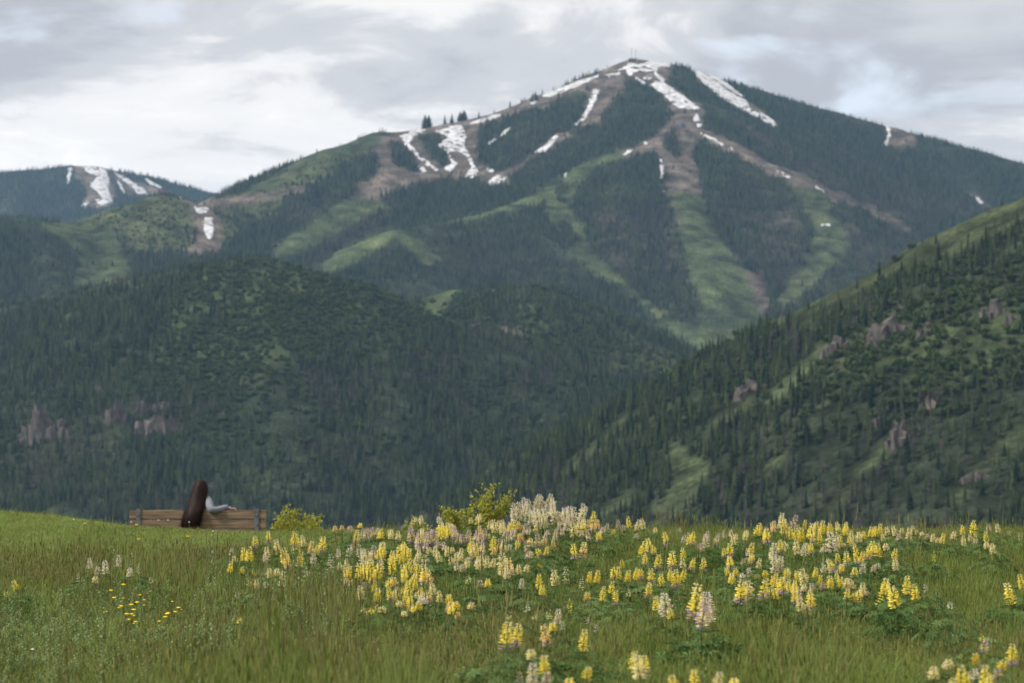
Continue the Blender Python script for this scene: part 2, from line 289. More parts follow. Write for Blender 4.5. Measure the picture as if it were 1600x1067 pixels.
# what covers the ground: outlines surveyed on the photograph. G meadow grass, O olive grass, B bare brown earth, F forest, S sparse trees on olive
COVER = {
'ski_mountain': [
 ('D', [(1235, 190), (1330, 230), (1450, 289), (1545, 330), (1540, 350), (1450, 330), (1360, 290), (1290, 250), (1235, 215)]),
 ('D', [(1140, 180), (1210, 216), (1300, 268), (1400, 316), (1480, 350), (1470, 362), (1400, 336), (1300, 292), (1210, 242), (1140, 200)]),
 ('D', [(1120, 330), (1240, 330), (1262, 400), (1225, 450), (1185, 450), (1140, 400)]), ('D', [(1325, 345), (1460, 380), (1440, 420), (1340, 420), (1310, 385)]),
 ('D', [(905, 330), (1040, 320), (1062, 390), (1080, 440), (1000, 440), (930, 400)]), ('D', [(560, 300), (640, 290), (600, 350), (520, 410), (500, 400)]), ('D', [(810, 220), (870, 200), (900, 215), (840, 270), (790, 275)]),
 ('S', [(340, 322), (440, 272), (520, 228), (600, 208), (600, 232), (560, 245), (480, 290), (440, 312), (430, 330), (380, 362), (345, 385)]),
 ('S', [(130, 342), (235, 305), (300, 312), (305, 360), (295, 392), (220, 395), (170, 360)]),
 ('O', [(480, 240), (520, 227), (590, 208), (600, 222), (560, 238), (520, 250), (440, 290), (380, 312), (372, 305), (440, 268)]),
 ('B', [(585, 234), (605, 212), (640, 203), (740, 186), (752, 205), (745, 240), (757, 268), (800, 270), (790, 290), (740, 280), (700, 278), (645, 286), (600, 308), (570, 330), (540, 322), (560, 286), (592, 270)]),
 ('B', [(600, 206), (700, 190), (760, 178), (850, 148), (930, 115), (985, 92), (1050, 92), (1050, 112), (1040, 125), (1062, 142), (1100, 172), (1104, 198), (1062, 206), (1048, 190), (1045, 160), (1020, 134), (1000, 126), (975, 125), (974, 142), (946, 172), (930, 192), (903, 200), (912, 170), (920, 138), (880, 152), (840, 170), (760, 196), (700, 206), (620, 216)]),
 ('B', [(835, 240), (862, 218), (873, 211), (905, 198), (890, 212), (870, 228), (835, 246), (800, 275), (770, 295), (760, 290), (800, 262)]),
 ('G', [(560, 305), (605, 318), (570, 345), (505, 382), (470, 400), (430, 400), (428, 386), (480, 355), (530, 320)]),
 ('G', [(495, 425), (540, 385), (585, 362), (620, 351), (626, 364), (592, 388), (562, 408), (525, 426)]),
 ('G', [(630, 362), (655, 378), (690, 405), (668, 416), (640, 398), (618, 372)]),
 ('G', [(690, 346), (760, 333), (830, 308), (868, 288), (888, 266), (960, 236), (1000, 224), (990, 243), (932, 264), (908, 287), (890, 322), (912, 350), (917, 386), (945, 412), (1000, 462), (1040, 493), (1090, 512), (1150, 540), (1090, 562), (1060, 527), (1030, 507), (980, 464), (930, 428), (893, 402), (878, 372), (852, 342), (858, 312), (800, 330), (720, 348)]),
 ('F', [(872, 280), (882, 280), (886, 318), (874, 320)]), ('F', [(870, 345), (885, 345), (900, 375), (885, 385)]),
 ('B', [(1000, 224), (1045, 193), (1062, 202), (1082, 215), (1086, 250), (1096, 310), (1108, 352), (1080, 372), (1062, 360), (1045, 310), (1035, 260), (1028, 238), (985, 243), (960, 246)]),
 ('G', [(1062, 350), (1108, 350), (1150, 408), (1187, 460), (1192, 510), (1150, 555), (1085, 562), (1060, 527), (1096, 510), (1096, 480), (1077, 430)]),
 ('O', [(1046, 300), (1096, 305), (1104, 330), (1125, 372), (1100, 395), (1078, 385), (1066, 360), (1056, 335)]),
 ('O', [(1085, 490), (1130, 490), (1150, 530), (1110, 535)]),
 ('F', [(1038, 207), (1056, 203), (1067, 246), (1054, 248), (1036, 228)]),
 ('B', [(1070, 190), (1095, 200), (1140, 217), (1200, 249), (1280, 284), (1340, 312), (1425, 352), (1420, 362), (1340, 327), (1280, 307), (1200, 270), (1140, 237), (1085, 214)]),
 ('G', [(1250, 305), (1292, 302), (1302, 340), (1332, 382), (1320, 402), (1292, 422), (1265, 452), (1225, 488), (1205, 480), (1228, 440), (1268, 402), (1272, 350), (1252, 325)]),
 ('O', [(1235, 285), (1292, 300), (1298, 340), (1272, 345), (1250, 318)]),
 ('B', [(1165, 420), (1190, 425), (1205, 470), (1195, 500), (1180, 470)]),
 ('B', [(1074, 103), (1098, 108), (1124, 124), (1160, 150), (1182, 170), (1215, 190), (1222, 206), (1198, 196), (1168, 178), (1128, 158), (1098, 134)]),
 ('B', [(1380, 186), (1398, 190), (1430, 210), (1432, 225), (1408, 240), (1388, 234), (1380, 228), (1384, 210)]),
 ('B', [(1508, 298), (1522, 300), (1555, 322), (1550, 336), (1525, 320)]),
 ('F', [(653, 212), (688, 207), (706, 256), (690, 262), (660, 236)]), ('F', [(606, 226), (630, 222), (652, 262), (640, 268), (612, 252)]),
 ('B', [(292, 310), (332, 322), (345, 345), (350, 392), (292, 398), (308, 362)]),
 ('B', [(300, 316), (400, 303), (470, 291), (480, 300), (400, 315), (342, 328)]),
 ('G', [(60, 350), (108, 344), (140, 346), (182, 372), (192, 398), (204, 432), (112, 456), (124, 412), (110, 386), (80, 366)]),
 ('G', [(85, 350), (130, 334), (185, 316), (240, 302), (232, 314), (190, 327), (140, 344)])],
'far_mountain': [('B', [(113, 254), (170, 262), (182, 312), (158, 328), (128, 328), (136, 292), (116, 282)]), ('B', [(172, 264), (205, 278), (262, 300), (255, 304), (225, 308), (195, 306)])],
'forested_hill': [
 ('G', [(655, 478), (668, 452), (712, 430), (727, 436), (704, 470), (690, 500), (662, 492)]),
 ('B', [(690, 500), (760, 508), (830, 518), (925, 534), (925, 539), (830, 524), (760, 514), (695, 506)]),
 ('T', [(260, 480), (330, 420), (480, 430), (560, 470), (640, 520), (600, 570), (480, 560), (380, 600), (300, 590), (240, 560)]),
 ('T', [(800, 470), (900, 490), (1040, 560), (1070, 590), (960, 580), (820, 540)])],
'rocky_hillside': [
 ('O', [(1600, 286), (1520, 326), (1437, 375), (1340, 425), (1240, 464), (1190, 512), (1250, 508), (1330, 474), (1400, 438), (1450, 416), (1540, 378), (1600, 346), (1700, 300), (1700, 260)]),
 ('T', [(1430, 470), (1600, 440), (1600, 560), (1500, 600), (1300, 600), (1250, 560), (1330, 510)]),
 ('G', [(1285, 528), (1302, 540), (1268, 580), (1228, 618), (1205, 645), (1195, 625), (1238, 575)]),
 ('O', [(1020, 626), (1002, 650), (962, 676), (928, 706), (898, 738), (868, 742), (900, 705), (945, 672)]),
 ('G', [(1048, 690), (1075, 712), (1112, 720), (1098, 762), (1060, 808), (1010, 832), (1028, 790), (1050, 758), (1038, 715)]),
 ('G', [(990, 755), (978, 787), (935, 815), (905, 822), (948, 790)]),
 ('O', [(1190, 600), (1170, 640), (1110, 690), (1080, 700), (1120, 650), (1160, 610)]),
 ('G', [(1402, 684), (1388, 716), (1347, 737), (1330, 772), (1290, 822), (1268, 822), (1308, 775), (1340, 740), (1343, 715), (1375, 690)]),
 ('O', [(1610, 655), (1610, 695), (1560, 714), (1522, 754), (1496, 796), (1482, 782), (1508, 740), (1550, 700)]),
 ('O', [(1240, 690), (1200, 720), (1190, 760), (1215, 740)]), ('O', [(1330, 590), (1290, 640), (1260, 670), (1280, 630)])],
}
# snow patches: outline and a phrase that tells which one it is
SNOW = {
'ski_mountain': [
 ([(624, 213), (650, 203), (669, 204), (647, 215), (641, 226), (662, 246), (686, 266), (680, 269), (656, 252), (636, 232)], 'thin forked snow patch on the open bowl below the ridge'),
 ([(678, 206), (720, 194), (731, 210), (726, 226), (736, 246), (748, 268), (741, 279), (725, 278), (736, 262), (728, 246), (716, 236), (701, 241), (716, 256), (706, 269), (690, 266), (705, 256), (698, 240), (684, 226), (700, 215)], 'large snow patch with two long tongues on the open bowl'),
 ([(650, 256), (664, 262), (668, 268), (658, 270), (650, 262)], 'small snow patch at the foot of the forked patch in the bowl'),
 ([(760, 286), (776, 273), (794, 278), (786, 286), (770, 291)], 'snow patch at the gully mouth below the open bowl'),
 ([(758, 262), (774, 267), (772, 271), (760, 268)], 'short snow streak just above the gully mouth'),
 ([(730, 193), (770, 181), (785, 177), (783, 182), (745, 195)], 'long thin snow strip along the ridge by the lone trees'),
 ([(824, 163), (838, 156), (842, 159), (830, 165)], 'short snow strip on the ridge halfway to the summit'),
 ([(845, 150), (900, 128), (935, 117), (937, 121), (900, 137), (860, 152)], 'broken snow strip on the ridge below the summit station'),
 ([(927, 139), (938, 141), (933, 156), (926, 169), (913, 191), (903, 198), (895, 198), (908, 185), (918, 165), (922, 150)], 'crooked snow streak down the gully between two dark woods'),
 ([(870, 210), (874, 213), (863, 229), (850, 239), (833, 239), (850, 230), (860, 218)], 'curved snow streak in the lower part of the wooded gully'),
 ([(796, 199), (800, 202), (786, 212), (778, 216), (784, 208)], 'small upper snow streak inside the wood beside the bowl'),
 ([(772, 216), (777, 219), (764, 228), (760, 226)], 'small lower snow streak inside the wood beside the bowl'),
 ([(960, 113), (984, 99), (998, 101), (1014, 96), (1046, 95), (1049, 105), (1030, 107), (1028, 113), (992, 113), (988, 120), (980, 117), (976, 109)], 'broad snow cap on the summit'),
 ([(945, 118), (970, 113), (971, 118), (950, 121)], 'narrow snow strip under the rim of the summit cap'),
 ([(992, 121), (998, 122), (1010, 131), (1004, 134), (996, 129)], 'small snow patch below the summit cap beside the dark wood'),
 ([(1004, 121), (1020, 121), (1018, 125), (1006, 125)], 'oval snow patch on the brown ground below the summit cap'),
 ([(1015, 134), (1024, 127), (1036, 128), (1060, 145), (1096, 170), (1086, 172), (1060, 169), (1045, 159), (1030, 143), (1022, 141)], 'wide snowfield on the run just below the summit'),
 ([(1020, 114), (1026, 114), (1040, 126), (1036, 129), (1026, 122)], 'short snow streak linking the cap and the summit run'),
 ([(1087, 178), (1092, 177), (1094, 190), (1084, 191), (1082, 187)], 'small snow patch above the lift hut'),
 ([(1088, 194), (1100, 194), (1098, 199), (1087, 199)], 'small flat snow patch beside the lift hut'),
 ([(1093, 206), (1112, 214), (1132, 226), (1130, 229), (1110, 219), (1095, 211)], 'beaded snow line along the brown ridge road'),
 ([(1141, 231), (1146, 232), (1146, 238), (1142, 238)], 'tiny snow spot farther down the brown ridge road'),
 ([(1076, 107), (1094, 112), (1122, 129), (1150, 150), (1165, 156), (1176, 174), (1190, 176), (1210, 190), (1217, 201), (1202, 194), (1170, 177), (1130, 156), (1100, 131)], 'longest snow run, on the wooded shoulder just past the summit'),
 ([(1098, 111), (1112, 116), (1140, 133), (1164, 152), (1160, 154), (1130, 133), (1108, 120)], 'thin snow strip running along the upper edge of the longest snow run'),
 ([(1383, 193), (1390, 193), (1393, 212), (1387, 229), (1381, 228), (1386, 210)], 'lone upright snow patch beside brown scar on the far shoulder'),
 ([(1514, 304), (1520, 304), (1539, 317), (1534, 321)], 'snow patch on the road at the foot of the wooded shoulder'),
 ([(1212, 267), (1218, 267), (1236, 277), (1233, 280), (1216, 273)], 'upper slanting snow patch on the brown spur'),
 ([(1270, 291), (1275, 291), (1293, 301), (1290, 303)], 'lower slanting snow patch on the brown spur'),
 ([(1281, 349), (1298, 350), (1298, 354), (1282, 353)], 'low snow patch at the top of the green run beyond the brown spur'),
 ([(971, 243), (978, 237), (989, 233), (989, 238), (977, 244)], 'oval snow patch on the grassy knoll'),
 ([(1005, 222), (1012, 222), (1012, 226), (1006, 226)], 'tiny snow spot on the crest of the grassy knoll'),
 ([(1030, 248), (1034, 249), (1039, 262), (1036, 272), (1038, 284), (1034, 284), (1031, 268)], 'upright snow streak at the edge of the brown ski run'),
 ([(1033, 298), (1038, 298), (1038, 303), (1034, 303)], 'tiny snow spot below the upright streak on the brown run'),
 ([(881, 273), (887, 271), (886, 278), (882, 279)], 'tiny snow spot on the green crest above the gully'),
 ([(301, 321), (308, 325), (327, 325), (325, 333), (308, 334)], 'small snow patch at the top of the brown saddle'),
 ([(318, 340), (332, 340), (336, 362), (331, 376), (322, 373), (318, 356)], 'rounded snow patch in the brown gully of the saddle'),
 ([(268, 298), (285, 306), (283, 311), (268, 303)], 'narrow snow strip by the saddle station'), ([(290, 303), (305, 306), (304, 310), (292, 309)], 'short snow bar by the saddle station')],
'far_mountain': [
 ([(107, 263), (114, 262), (113, 276), (106, 291), (104, 282)], 'narrow snow patch at the edge of the far peak wood'),
 ([(129, 258), (166, 265), (173, 281), (170, 296), (178, 316), (157, 323), (145, 311), (160, 312), (152, 301), (138, 288), (146, 283), (150, 276), (133, 268)], 'broad torn snowfield on the far peak'),
 ([(175, 268), (200, 279), (226, 295), (231, 302), (216, 306), (205, 292), (190, 281)], 'long snow tongue on the far peak beside the torn snowfield'),
 ([(179, 275), (186, 281), (198, 304), (194, 308), (186, 293)], 'thin snow streak between the two snowfields of the far peak'),
 ([(224, 276), (240, 285), (256, 294), (251, 297), (228, 284)], 'slanting snow strip on the shoulder of the far peak'),
 ([(126, 322), (136, 312), (140, 316), (130, 326)], 'small snow scrap at the foot of the far peak snowfield')]}
CLASS_COL = {'F': (.020, .028, .016), 'G': (.042, .057, .027), 'O': (.036, .047, .023), 'B': (.082, .072, .060), 'S': (.046, .056, .028), 'T': (.031, .043, .020), 'D': (.030, .031, .024)}  # hill ground colours lowered: the cloud shade over the slopes is put into them
CLASS_DEN = {'F': 1.0, 'G': .05, 'O': .07, 'B': .03, 'S': .5, 'T': .85, 'D': .85}
def cover_at(la, px, py, jit=3.0):
    jx = px + jit * (fbm(px / 13 + 3, py / 9, 3)) * 1.6; jy = py + jit * fbm(px / 11, py / 8 + 9, 3) * 1.6
    cls = np.full(px.shape, 'F')
    for c, poly in COVER.get(la.name, []): cls[inpoly(jx, jy, poly)] = c
    return cls, jx, jy
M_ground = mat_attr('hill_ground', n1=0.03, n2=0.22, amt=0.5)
for la in LAYERS:
    px, py = proj(la.X, la.Y, la.H); cls, _, _ = cover_at(la, px, py, 4.5 if la is l_main else 3.0)
    col = np.zeros(la.H.shape + (3,))
    for c, v in CLASS_COL.items(): col[cls == c] = v
    # steep ground shows some rock
    gy, gx = np.gradient(la.H, la.step); st = smooth(.85, 1.15, np.hypot(gx, gy))[..., None]; col = col * (1 - st * .6) + np.array((.08, .07, .064)) * st * .6
    for _ in range(2 if la is l_main else 1):
        col[1:-1, 1:-1] = (col[1:-1, 1:-1] * 2 + col[:-2, 1:-1] + col[2:, 1:-1] + col[1:-1, :-2] + col[1:-1, 2:]) / 6
    col = col * (1 + .28 * np.clip(la.conv, -1, 1))[..., None]  # relief shading put into the colour: ribs lightened, gullies darkened
    big = fbm(la.X / 90, la.Y / 90, 4)[..., None]; col = col * (1 + .35 * big) + np.array((.012, .003, .0)) * np.clip(big, 0, 1) * .8
    keep = la.H > VALLEY - 20
    idx = np.arange(la.nx * la.ny).reshape(la.ny, la.nx)
    q = np.stack([idx[:-1, :-1], idx[:-1, 1:], idx[1:, 1:], idx[1:, :-1]], -1)
    kq = keep[:-1, :-1] | keep[1:, 1:] | keep[:-1, 1:] | keep[1:, :-1]; q = q[kq]
    used, inv = np.unique(q, return_inverse=True); q = inv.reshape(-1, 4)
    V = np.stack([la.X.ravel(), la.Y.ravel(), la.H.ravel()], -1)[used]
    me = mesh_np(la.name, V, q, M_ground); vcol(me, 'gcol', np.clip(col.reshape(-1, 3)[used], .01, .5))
    tag(link(la.name, me), kind='structure')

# ------------------------------------------------------------------ snow lying on the runs, each patch a thin sheet with its own edge
M_snow = mat_noise('old_snow', (.26, .26, .27), (.62, .62, .635), .10, .85)
def snow_patch(la, poly, label, step):
    c = np.mean(poly, 0); hits = np.array([ground_hit(p[0], p[1], la) for p in list(poly) + [tuple(c)]])
    md = np.median(hits, 0); ok = np.hypot(hits[:, 0] - md[0], hits[:, 1] - md[1]) < 420; hits = hits[ok]
    x0, y0 = hits[:, :2].min(0) - 12; x1, y1 = hits[:, :2].max(0) + 12
    xs = np.arange(x0, x1, step); ys = np.arange(y0, y1, step); X, Y = np.meshgrid(xs, ys); H = hgt(la, X, Y)
    px, py = proj(X, Y, H); px = px + 2.2 * fbm(X / 14, Y / 14, 3); py = py + 1.8 * fbm(X / 14 + 40, Y / 14, 3)
    ins = inpoly(px, py, poly)
    hole = fbm(X / 11 + 11, Y / 8, 3) < -.40; ins &= ~hole
    q = ins[:-1, :-1] & ins[1:, 1:] & ins[1:, :-1] & ins[:-1, 1:]
    if q.sum() < 2: return None
    idx = np.arange(X.size).reshape(X.shape); F = np.stack([idx[:-1, :-1], idx[:-1, 1:], idx[1:, 1:], idx[1:, :-1]], -1)[q]
    used, inv = np.unique(F, return_inverse=True); F = inv.reshape(-1, 4); top = np.stack([X.ravel(), Y.ravel(), H.ravel() + 1.2], -1)[used]
    n = len(top); bot = top.copy(); bot[:, 2] -= 3.0
    e = {}
    for f in F:
        for a, b in zip(f, np.roll(f, -1)): e[(int(a), int(b))] = 1
    side = [(b, a, a + n, b + n) for (a, b) in e if (b, a) not in e]
    me = mesh_np('snow_patch', np.vstack([top, bot]), np.vstack([F, np.array(side)]), M_snow)
    return tag(link('snow_patch', me), label, 'snow patch', 'snow patches on the mountains')
for la, stp in ((l_main, 2.6), (l_far, 4.0)):
    for poly, label in SNOW[la.name]: snow_patch(la, poly, label, stp)

# ================================================================== TREES
M_con = mat_leaf('conifer_needles', (.009, .021, .013), (.074, .098, .043), .15)
M_dead = mat_leaf('dead_conifer', (.055, .049, .052), (.115, .10, .097), 0.0)
M_bush = mat_leaf('broadleaf', (.030, .052, .018), (.070, .096, .036), .2)
M_bark = mat_noise('bark', (.05, .04, .03), (.11, .085, .065), 3.0, .95)
def conifer_mesh(name, seed, levels=9, nb=6, rad=.17, full=1.0, dead=False, near=False):
    """unit-height conifer: whorls of drooping boughs around a stem, plus a thin inner core"""
    r = random.Random(seed); V = []; F = []
    base = .06 if not dead else .12
    for i in range(levels):
        t = i / (levels - 1); h = base + (0.97 - base) * t ** .93
        rr = rad * ((1 - t) ** .8 * (.92 + .1 * math.sin(seed + 5 * t)) + .018) * (1 if t > .12 else .8)
        n = max(3, int(nb * (1 - .45 * t))); a0 = r.random() * 6.28
        for k in range(n):
            if r.random() > full: continue
            a = a0 + 6.283 * k / n + r.uniform(-.3, .3); q = rr * r.uniform(.68, 1.18); dr = q * r.uniform(.35, .8); w = (.33 if not dead else .15) * q + .004
            ca, sa = math.cos(a), math.sin(a); hh = h + r.uniform(-.02, .02); b = len(V)
            if near:
                m1 = .55
                V += [(0, 0, hh), (q * m1 * ca - w * sa, q * m1 * sa + w * ca, hh - dr * .55), (q * m1 * ca, q * m1 * sa, hh - dr * .25),
                      (q * m1 * ca + w * sa, q * m1 * sa - w * ca, hh - dr * .55), (q * ca, q * sa, hh - dr)]
                F += [(b, b + 1, b + 2), (b, b + 2, b + 3), (b + 1, b + 4, b + 2), (b + 2, b + 4, b + 3)]
            else:
                m1 = .6
                V += [(0, 0, hh), (q * m1 * ca - w * sa, q * m1 * sa + w * ca, hh - dr * .7), (q * ca, q * sa, hh - dr), (q * m1 * ca + w * sa, q * m1 * sa - w * ca, hh - dr * .7)]
                F += [(b, b + 1, b + 2), (b, b + 2, b + 3)]
    b = len(V); ns = 5; cr = rad * (.42 if not dead else .05)
    for k in range(ns): V.append((cr * math.cos(6.283 * k / ns), cr * math.sin(6.283 * k / ns), base * .8))
    V.append((0, 0, .985 if not dead else 1.0))
    for k in range(ns): F.append((b + k, b + (k + 1) % ns, b + ns))
    if not near:
        b = len(V); tr = .013
        for k in range(4): V.append((tr * math.cos(1.57 * k), tr * math.sin(1.57 * k), -.05))
        V.append((0, 0, .5))
        for k in range(4): F.append((b + k, b + (k + 1) % 4, b + 4))
    return mesh_py(name, V, F, (M_dead if dead else M_con,))
def shrub_mesh(name, seed, n=70, r0=.55):
    r = random.Random(seed); V = []; F = []
    lob = [(r.uniform(-.3, .3), r.uniform(-.3, .3), r.uniform(.35, .62), r.uniform(.22, .36)) for _ in range(5)]
    for i in range(n):
        cx_, cy_, cz_, cr_ = r.choice(lob); u = Vector((r.gauss(0, 1), r.gauss(0, 1), r.gauss(0, 1))).normalized() * cr_ * r.uniform(.7, 1.05)
        p = Vector((cx_, cy_, cz_)) + u
        a = Vector((r.gauss(0, 1), r.gauss(0, 1), r.gauss(0, .5))).normalized() * r.uniform(.07, .14); b_ = a.cross(u).normalized() * r.uniform(.06, .12)
        k = len(V); V += [tuple(p - a), tuple(p - b_), tuple(p + a), tuple(p + b_)]; F.append((k, k + 1, k + 2, k + 3))
    for cx_, cy_, cz_, cr_ in lob:
        k = len(V); c = cr_ * .62
        V += [(cx_ + c, cy_, cz_), (cx_, cy_ + c, cz_), (cx_ - c, cy_, cz_), (cx_, cy_ - c, cz_), (cx_, cy_, cz_ + c), (cx_, cy_, 0)]
        F += [(k, k + 1, k + 4), (k + 1, k + 2, k + 4), (k + 2, k + 3, k + 4), (k + 3, k, k + 4), (k + 1, k, k + 5), (k + 2, k + 1, k + 5), (k + 3, k + 2, k + 5), (k, k + 3, k + 5)]
    return mesh_py(name, V, F, (M_bush,))
PROTO = [conifer_mesh('conifer_a', 1), conifer_mesh('conifer_b', 2, 10, 6, .15), conifer_mesh('conifer_c', 3, 8, 7, .20), conifer_mesh('conifer_d', 4, 9, 5, .16, .85),
         conifer_mesh('dead_a', 5, 10, 7, .12, .85, True), conifer_mesh('dead_b', 6, 9, 8, .14, .85, True), shrub_mesh('shrub_a', 7), shrub_mesh('shrub_b', 8)]

cand = []                                   # x, y, z, height, width factor, kind, layer number
def plant(la, li, sp, hmin, hmax, dead_p, y0=None):
    nx = int((la.nx - 2) * la.step / sp); ny = int((la.ny - 2) * la.step / sp)
    gx, gy = np.meshgrid(np.arange(nx), np.arange(ny)); n = gx.size
    x = la.x0 + (gx.ravel() + RNG.random(n)) * sp; y = la.y0 + (gy.ravel() + RNG.random(n)) * sp
    px, py = proj(x, y, hgt(la, x, y)); k = (px > -90) & (px < 1690) & (py < 870) & (py > -50); x, y, px, py = x[k], y[k], px[k], py[k]
    z = hgt(la, x, y); cls, jx, jy = cover_at(la, px + RNG.normal(0, 1.3, px.shape), py + RNG.normal(0, 1.3, px.shape), 4.5)
    den = np.zeros(x.shape)
    for c, v in CLASS_DEN.items(): den[cls == c] = v
    for poly, _ in SNOW.get(la.name, []): den[inpoly(px, py, poly)] = 0
    patch = fbm(x / 60 + 5, y / 60, 3)
    den = den * np.where((cls == 'F') | (cls == 'T') | (cls == 'D'), np.clip(1.0 + .75 * patch, .4, 1), np.clip(.8 + 1.6 * patch, .05, 2.2))
    if la is l_right: den = den * np.clip(1.02 + .9 * fbm(x / 45 + 80, y / 70 + 2, 3), .4, 1)
    if la is l_front: den = den * np.clip(1.15 + .8 * fbm(x / 38 + 80, y / 60 + 2, 3), .45, 1)
    cv = hgt(la, x, y, la.conv); den = den * np.clip(1 - (.2 if la is l_front else .34) * np.maximum(cv, 0), .35, 1)
    den = den * (1 - .35 * np.exp(-(hgt(la, x, y, la.near) / 26) ** 2))
    k = RNG.random(x.shape) < den; x, y, z, px, py, cls, patch = (a[k] for a in (x, y, z, px, py, cls, patch))
    n = len(x); hz = fbm(x / 130 + 30, y / 130, 3)
    h = (hmin + (hmax - hmin) * RNG.random(n) ** 1.2) * np.clip(1 + .35 * hz, .65, 1.3); wf = RNG.uniform(1.05, 1.85, n)
    kind = RNG.integers(0, 4, n)
    dd = np.clip(fbm(x / 110 + 70, y / 150 + 7, 3) * 1.3 + dead_p + (.4 if la is l_main else 0) * np.exp(-(hgt(la, x, y, la.near) / 32) ** 2) + np.where(cls == 'D', .22, 0), .02, .6); isd = RNG.random(n) < dd; kind[isd] = RNG.integers(4, 6, isd.sum())
    h = h * np.clip(1 - .22 * hgt(la, x, y, la.conv), .7, 1.3)
    h = np.where((cls != 'F') & (cls != 'T') & (cls != 'D'), h * RNG.uniform(.5, .95, n), h)
    if la.name in ('forested_hill', 'rocky_hillside'):
        sh = np.clip(.18 + 1.1 * fbm(x / 140 + 12, y / 140 + 3, 3), 0, .8) * smooth(760, 600, py) + np.where(cls == 'S', .45, 0) + np.where(cls == 'T', .33, 0)
        s = RNG.random(n) < sh; kind[s] = RNG.integers(6, 8, s.sum()); h[s] = RNG.uniform(4, 9, s.sum()); wf[s] = RNG.uniform(.9, 1.6, s.sum())
    else:
        s = (cls == 'S') & (RNG.random(n) < .4); kind[s] = 6; h[s] = RNG.uniform(3, 6, s.sum())
    cand.append(np.stack([x, y, z, h, wf, kind, np.full(n, li)], -1))
plant(l_far, 0, 9.5, 13, 24, .12); plant(l_main, 1, 6.6, 8, 19, .14); plant(l_front, 2, 5.7, 7.5, 18, .03); plant(l_right, 3, 5.7, 7.5, 18, .02)
C = np.vstack(cand)
# leave out the trees that stand wholly behind a hill
def seen(x, y, z, marg):
    vis = np.ones(x.shape, bool)
    for f in np.linspace(.14, .995, 110):
        hx, hy, hz = x * f, y * f, CAMZ + (z + marg - CAMZ) * f
        for la in LAYERS: vis &= hgt(la, hx, hy) < hz + 1.5
    return vis
C = C[seen(C[:, 0], C[:, 1], C[:, 2], C[:, 3] + 9)]
_px = proj(C[:, 0], C[:, 1], C[:, 2])[0]; back = (C[:, 6] == 3) & (_px > 1225) & ~seen(C[:, 0], C[:, 1], C[:, 2], 4.0) & (hgt(l_right, C[:, 0], C[:, 1], l_right.near) < 110)
C = C[~(back & (RNG.random(len(C)) < .95))]
px, py = proj(C[:, 0], C[:, 1], C[:, 2]); top = proj(C[:, 0], C[:, 1], C[:, 2] + C[:, 3])[1]
# the 300 that show largest stand as single trees, the rest is the forest
size = (py - top) * (C[:, 5] < 6) * (px > 8) * (px < 1592) * (py < 838)
vis_now = seen(C[:, 0], C[:, 1], C[:, 2], C[:, 3] * .45); size = size * vis_now
order = np.argsort(-size)[:286]; single = np.zeros(len(C), bool); single[order] = True
rest = C[~single]; con = rest[rest[:, 5] < 6]; shr = rest[rest[:, 5] >= 6]
def inst(name, A, protos, off, label, cat):
    n = len(A); rot = np.zeros((n, 3)); rot[:, 2] = RNG.uniform(0, 6.28, n); rot[:, :2] = RNG.normal(0, .025, (n, 2))
    s = np.stack([A[:, 3] * A[:, 4], A[:, 3] * A[:, 4], A[:, 3]], -1); p = A[:, :3].copy(); p[:, 2] -= .4
    return scatter(name, p, s, rot, A[:, 5].astype(int) - off, protos, label, cat)
inst('conifer_forest', con, PROTO[:6], 0, 'dark conifer forest with grey dead trees covering the mountain and hills', 'forest')
inst('hill_scrub', shr, PROTO[6:], 6, 'bright green scrub growing between the conifers on the hills', 'scrub')

NEARC = [conifer_mesh('crown_a', 21, 15, 9, .15, near=True), conifer_mesh('crown_b', 22, 16, 9, .13, near=True), conifer_mesh('crown_c', 23, 14, 10, .18, near=True), conifer_mesh('crown_d', 24, 15, 8, .14, .88, near=True),
         conifer_mesh('crown_dead_a', 25, 13, 7, .10, .7, True, True), conifer_mesh('crown_dead_b', 26, 12, 8, .12, .8, True, True)]
def trunk_mesh(name, m):
    V = []; F = []
    for j, (z, r) in enumerate(((-.05, .017), (.3, .012), (.7, .006), (.98, .0015))):
        for k in range(6): V.append((r * math.cos(k * 1.047), r * math.sin(k * 1.047), z))
        if j:
            for k in range(6): F.append(((j - 1) * 6 + k, (j - 1) * 6 + (k + 1) % 6, j * 6 + (k + 1) % 6, j * 6 + k))
    return mesh_py(name, V, F, (m,), smooth_=True)
TRUNK = trunk_mesh('trunk', M_bark); TRUNKD = trunk_mesh('trunk_dead', M_dead)
def single_tree(p, h, w, kind, label, group, rz=None):
    o = empty('conifer_tree' if kind < 4 else 'dead_conifer', (p[0], p[1], p[2] - .4), random.random() * 6.28 if rz is None else rz); o.scale = (h * w, h * w, h)
    link('trunk', TRUNK if kind < 4 else TRUNKD, o); link('crown', NEARC[kind], o)
    return tag(o, label, 'tree', group)
near_cls = {2: cover_at(l_front, px, py)[0], 3: cover_at(l_right, px, py)[0]}
MARKS = [(np.array(ground_hit(a, b)), n_) for a, b, n_ in ((1404, 690, 'the leaning rock spire'), (1312, 550, 'the pale crag'), (1395, 515, 'the widest crag'), (1552, 490, 'the upper crag'), (1174, 610, 'the blocky crag'), (1075, 750, 'the widest grass strip'),
         (1310, 790, 'the grass strip under the spire'), (1540, 735, 'the rubble beside the last grass strip'), (950, 690, 'the bare spur crest'), (945, 800, 'the lowest little meadow'), (1240, 590, 'the steep green chute'), (1200, 730, 'the thick wood between the strips'), (1450, 770, 'the thick wood at the hill foot'), (1130, 650, 'the olive ledge'))]
